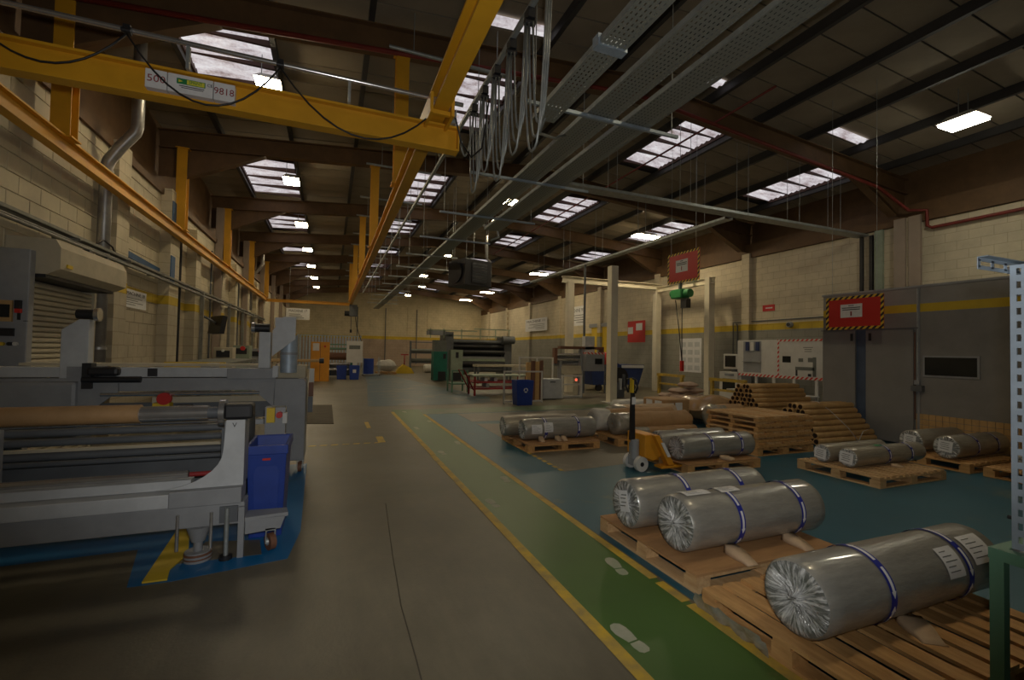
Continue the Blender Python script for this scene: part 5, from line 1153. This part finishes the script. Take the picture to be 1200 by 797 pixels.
o = tag(MB().cyl((5.7, 17.2, .78), (9.0, 17.4, .80), .07, 12).build('pale_beam', 'cream'), 'long pale tube lying across the tables behind the red trolley', 'tube') if False else None
t = thing('green_trolley', 'pale green tube trolley beside the red one', 'trolley', (4.55, 17, 0))
for (x, y) in ((4.3, 16.9), (4.9, 16.9), (4.3, 17.6), (4.9, 17.6)): MB().bb(x-.025, x+.025, y-.025, y+.025, 0, .85).build('leg', 'green_paintmetal', t)
MB().bb(4.27, 4.93, 16.87, 17.63, .3, .34).build('shelf', 'green_paintmetal', t); MB().bb(4.27, 4.93, 16.87, 16.92, .8, .85).build('rail', 'green_paintmetal', t)

# ---- far printing machine with its cabinets
t = thing('printing_machine', 'big dark printing machine with long rollers and high guard rails at the far end', 'machine', (8.2, 27.5, 0))
MB().bb(6.4, 6.9, 27, 28.5, 0, 2.7).build('side_frame', 'machine_dark', t); MB().bb(10.2, 10.7, 27, 28.5, 0, 2.5).build('side_frame', 'machine_dark', t)
for (y, z, r_, mt) in ((27.1, 2.15, .12, 'machine_dark'), (27.2, 1.85, .15, 'black'), (27.0, 1.5, .14, 'black'), (27.1, 1.15, .1, 'machine_grey'), (27.0, .8, .16, 'black'), (27.3, .45, .18, 'machine_dark')): MB().cyl((6.9, y, z), (10.2, y, z), r_, 14).build('roller', mt, t)
MB().bb(6.9, 10.2, 27.6, 27.7, .3, 2.3).build('back_plate', 'black', t); MB().bb(6.9, 10.2, 26.85, 26.95, .95, 1.1).build('pale_rail', 'pale_green', t)
for (x0, x1, z) in ((5.3, 8.4, 2.75), (6.4, 10.6, 2.45), (8.2, 10.6, 2.9)): MB().bb(x0, x1, 27.0, 27.06, z, z+.07).build('guard_rail', 'pale_green', t)
for x in (5.5, 6.3, 7.4, 8.6, 9.6, 10.5): MB().bb(x-.03, x+.03, 27.0, 27.06, 2.3, 2.9).build('rail_post', 'pale_green', t)
MB().bb(5.4, 6.4, 27.0, 27.8, 2.5, 2.75).build('head_box', 'machine_grey', t); MB().cyl((10.0, 26.9, 2.3), (10.8, 26.9, 2.3), .25, 14).build('drive_wheel', 'machine_dark', t)
t = thing('green_cabinet', 'deep green electrical cabinet with a dark vent at the bottom', 'cabinet', (5.2, 23.3, 0)); MB().bb(4.87, 5.57, 23.0, 23.6, .04, 1.52).build('body', 'green_cab', t, bevel=.01); MB().bb(5.1, 5.5, 22.98, 23.0, .06, .5).build('vent', 'black', t); MB().bb(5.35, 5.5, 22.98, 23, 1.15, 1.4).build('display', 'black', t); MB().bb(4.9, 5.55, 23.1, 23.6, 1.52, 2.1).build('top_box', 'mural_grey', t)
t = thing('grey_cabinet', 'pale grey electrical cabinet beside the deep green one', 'cabinet', (6.05, 23.2, 0)); MB().bb(5.75, 6.38, 22.95, 23.5, .04, 1.62).build('body', 'pale_green', t, bevel=.01); MB().bb(5.85, 6.3, 22.93, 22.95, .06, .45).build('vent', 'black', t); MB().bb(6.0, 6.15, 22.93, 22.95, 1.2, 1.5).build('display', 'black', t)
t = thing('roll_rack', 'dark steel rack of rolls left of the deep green cabinet', 'rack', (6.3, 34, 0))
for x in (5.4, 7.6): MB().bb(x-.06, x+.06, 33.5, 33.7, 0, 2.2).build('upright', 'machine_dark', t)
for z in (.6, 1.3): MB().bb(5.4, 7.6, 33.5, 34.2, z, z+.06).build('shelf', 'machine_dark', t); MB().cyl((5.5, 33.8, z+.2), (7.5, 33.8, z+.2), .14, 12).build('roll', 'mural_grey', t)
MB().bb(5.4, 7.6, 33.5, 33.56, 2.1, 2.16).build('top_rail', 'machine_dark', t)
t = thing('pallet_truck', 'small yellow pallet truck parked far down the hall', 'pallet truck', (4.2, 31, 0)); MB().prism([(4.0, 0), (5.2, 0), (5.0, .35), (4.5, .6), (4.2, .35)], 1, 30.6, 31.2).build('frame', 'sign_yellow', t); MB().tube([(4.6, 31, .5), (4.6, 31, 1.25)], .04, 6).build('handle', 'red_metal', t); MB().bb(4.35, 4.85, 30.96, 31.04, 1.2, 1.28).build('grip', 'red_metal', t)
for k, (x, y, mt) in enumerate(((6.0, 31.5, 'bag_white'), (7.2, 30.6, 'sack'), (7.6, 29.5, 'kraft'), (6.2, 29.8, 'bag_white'))): tag(MB().lathe([(0, .02), (0, .25), (.08, .3), (.9, .3), (1.0, .25), (1, .02)], (x, y, .3), (1, 0, 0), 14).build('wrapped_roll', mt), 'wrapped roll lying on the floor before the far printing machine', 'roll', 'wrapped rolls at the far end')
# low bench with pale long tube in front of the printing machine
t = thing('outfeed_table', 'long pale outfeed table in front of the far printing machine', 'table', (8.3, 21.5, 0)); MB().bb(6.6, 10.2, 21.2, 21.9, .82, .92).build('table_top', 'cream', t)
for x in (6.7, 8.4, 10.1):
    for y in (21.3, 21.8): MB().bb(x-.04, x+.04, y-.04, y+.04, 0, .82).build('leg', 'machine_dark', t)

# ---- far left: orange cabinet and machine 17
t = thing('orange_cabinet', 'bright orange electrical cabinet with a notice and red knob', 'cabinet', (-.45, 23.7, 0))
MB().bb(-.86, -.04, 23.4, 24.0, 0, 1.87).build('body', 'orange_cab', t, bevel=.01); MB().bb(-.78, -.5, 23.385, 23.4, 1.45, 1.8).build('notice', 'paper', t); MB().cyl((-.25, 23.36, 1.66), (-.25, 23.4, 1.66), .05, 12).build('red_knob', 'sign_red', t); MB().bb(-.46, -.44, 23.39, 23.4, .05, 1.85).build('door_gap', 'caster_brown', t)
t = thing('laminating_machine', 'far winding machine with green rails and copper rolls behind the orange cabinet', 'machine', (.3, 26, 0))
for (x, z, r_, mt) in ((26.2, 1.15, .2, 'caster_brown'), (26.0, .75, .08, 'steel'), (26.0, .45, .08, 'steel'), (26.4, 1.55, .06, 'pale_green')): MB().cyl((-.2, x, z), (1.0, x, z), r_, 14).build('roll', mt, t)
MB().bb(-.3, -.2, 25.8, 26.8, 0, 1.9).build('side_frame', 'green_cab', t); MB().bb(1.0, 1.1, 25.8, 26.8, 0, 1.9).build('side_frame', 'green_cab', t); MB().bb(-.2, 1.0, 26.5, 26.6, .1, .7).build('back_plate', 'machine_dark', t)
for z in (1.75, 1.55): MB().bb(-.9, 1.0, 25.85, 25.9, z, z+.06).build('green_rail', 'green_paintmetal', t)
MB().bb(.78, 1.58, 25.4, 25.7, .84, 1.98).build('control_panel', 'white', t); MB().bb(.9, 1.45, 25.385, 25.4, 1.55, 1.75).build('display', 'mural_grey', t); MB().bb(1.1, 1.3, 25.4, 25.6, 0, .84).build('panel_foot', 'white', t)
rk = thing('rail_screen', 'pale blue slatted screen behind the orange cabinet', 'screen', (-.5, 30, 0))
for k in range(22): MB().bb(-1.9+.17*k, -1.82+.17*k, 30, 30.04, .3, 2.35).build('slat', 'galv_blue', rk)
for x in (-1.8, 1.7): MB().bb(x, x+.06, 30.08, 30.12, 0, 2.4).build('post', 'galv', rk)
for z in (.3, 2.3): MB().bb(-1.9, 1.8, 30.04, 30.08, z, z+.08).build('rail', 'galv', rk)
for (x, y, h_, lab) in ((1.15, 24.75, .72, 'blue bin with a white label under the pale control panel'), (.55, 25.1, .7, 'blue bin half behind the labelled one')):
    b = thing('blue_tub', lab, 'bin', (x, y, 0)); tub(b, x, y, .5, .5, h_, 'blue_bin', .85)
    if x > 1: MB().bb(x-.08, x+.08, y-.245, y-.235, .35, .52).build('label', 'paper', b)
t = thing('drum_cart', 'blue drum in a wheeled wire cart far along the aisle', 'drum', (2.25, 28.4, 0)); MB().cyl((2.1, 28.4, .1), (2.1, 28.4, 1.0), .32, 18).build('drum', 'blue_bin', t); MB().bb(1.75, 2.75, 28.0, 28.8, .06, .1).build('cart_base', 'galv', t)
for (x, y) in ((1.78, 28.03), (2.72, 28.03), (1.78, 28.77), (2.72, 28.77)): MB().bb(x-.02, x+.02, y-.02, y+.02, .1, 1.1).build('cart_post', 'galv', t); MB().cyl((x-.02, y, .05), (x+.02, y, .05), .05, 10).build('wheel', 'black', t)
pallet('far pallet under a white bagged load', 2.7, 3.9, 29.5, 30.6, 'slat', 'wood', 6)
o = sack(3.3, 30.0, ZP+.04, 1.2, 1.0, .75, .1); o.name = 'bagged_load'; o.data.materials[0] = MATS['bag_white']; tag(o, 'white bagged load standing on the far pallet', 'load')
# hanging notice and door mat
sg = thing('wall_sign', 'white MACHINE 17 board hung below the far crane end beam', 'sign', (-1.85, 29.3, 3.2)); MB().bb(-2.45, -1.2, 29.28, 29.3, 3.2, 3.85).build('board', 'paper', sg)
text('lettering', 'MACHINE 17', .2, (-1.83, 29.275, 3.70), (1, 0, 0), (0, 0, 1), 'ink', sg, xs=.86)
m_ = MB()
for k in range(3): m_.bb(-2.3, -1.5-.1*k, 29.27, 29.28, 3.3+.1*k, 3.33+.1*k)
m_.build('small_print', 'mural_grey', sg)
for x in (-2.3, -1.35): MB().cyl((x, 29.29, 3.85), (x, 29.29, 6.7), .006, 5).build('wire', 'galv', sg)
mt_ = [onZ(*q) for q in ((352, 497), (391, 497), (389, 475), (355, 475))]
o = tag(MB().prism([(q.x, q.y) for q in mt_], 2, .001, .012).build('floor_mat', 'mat_brown'), 'dark rubber mat on the floor beside the grey machine end', 'mat')
# second winding machine between the left machine and the orange cabinet
t = thing('winding_frame', 'grey winding frame standing past the hanging canister machine', 'machine', (-1.5, 10.5, 0))
MB().bb(-2.2, -.9, 10.2, 10.4, .9, 1.15).build('beam', MG, t); MB().bb(-1.0, -.85, 10.1, 10.9, 0, 1.25).build('end_plate', MG, t); MB().bb(-2.25, -2.1, 10.1, 10.9, 0, 1.25).build('end_plate', MG, t); MB().cyl((-2.1, 10.6, 1.05), (-1.0, 10.6, 1.05), .1, 14).build('roll', 'caster_brown', t)
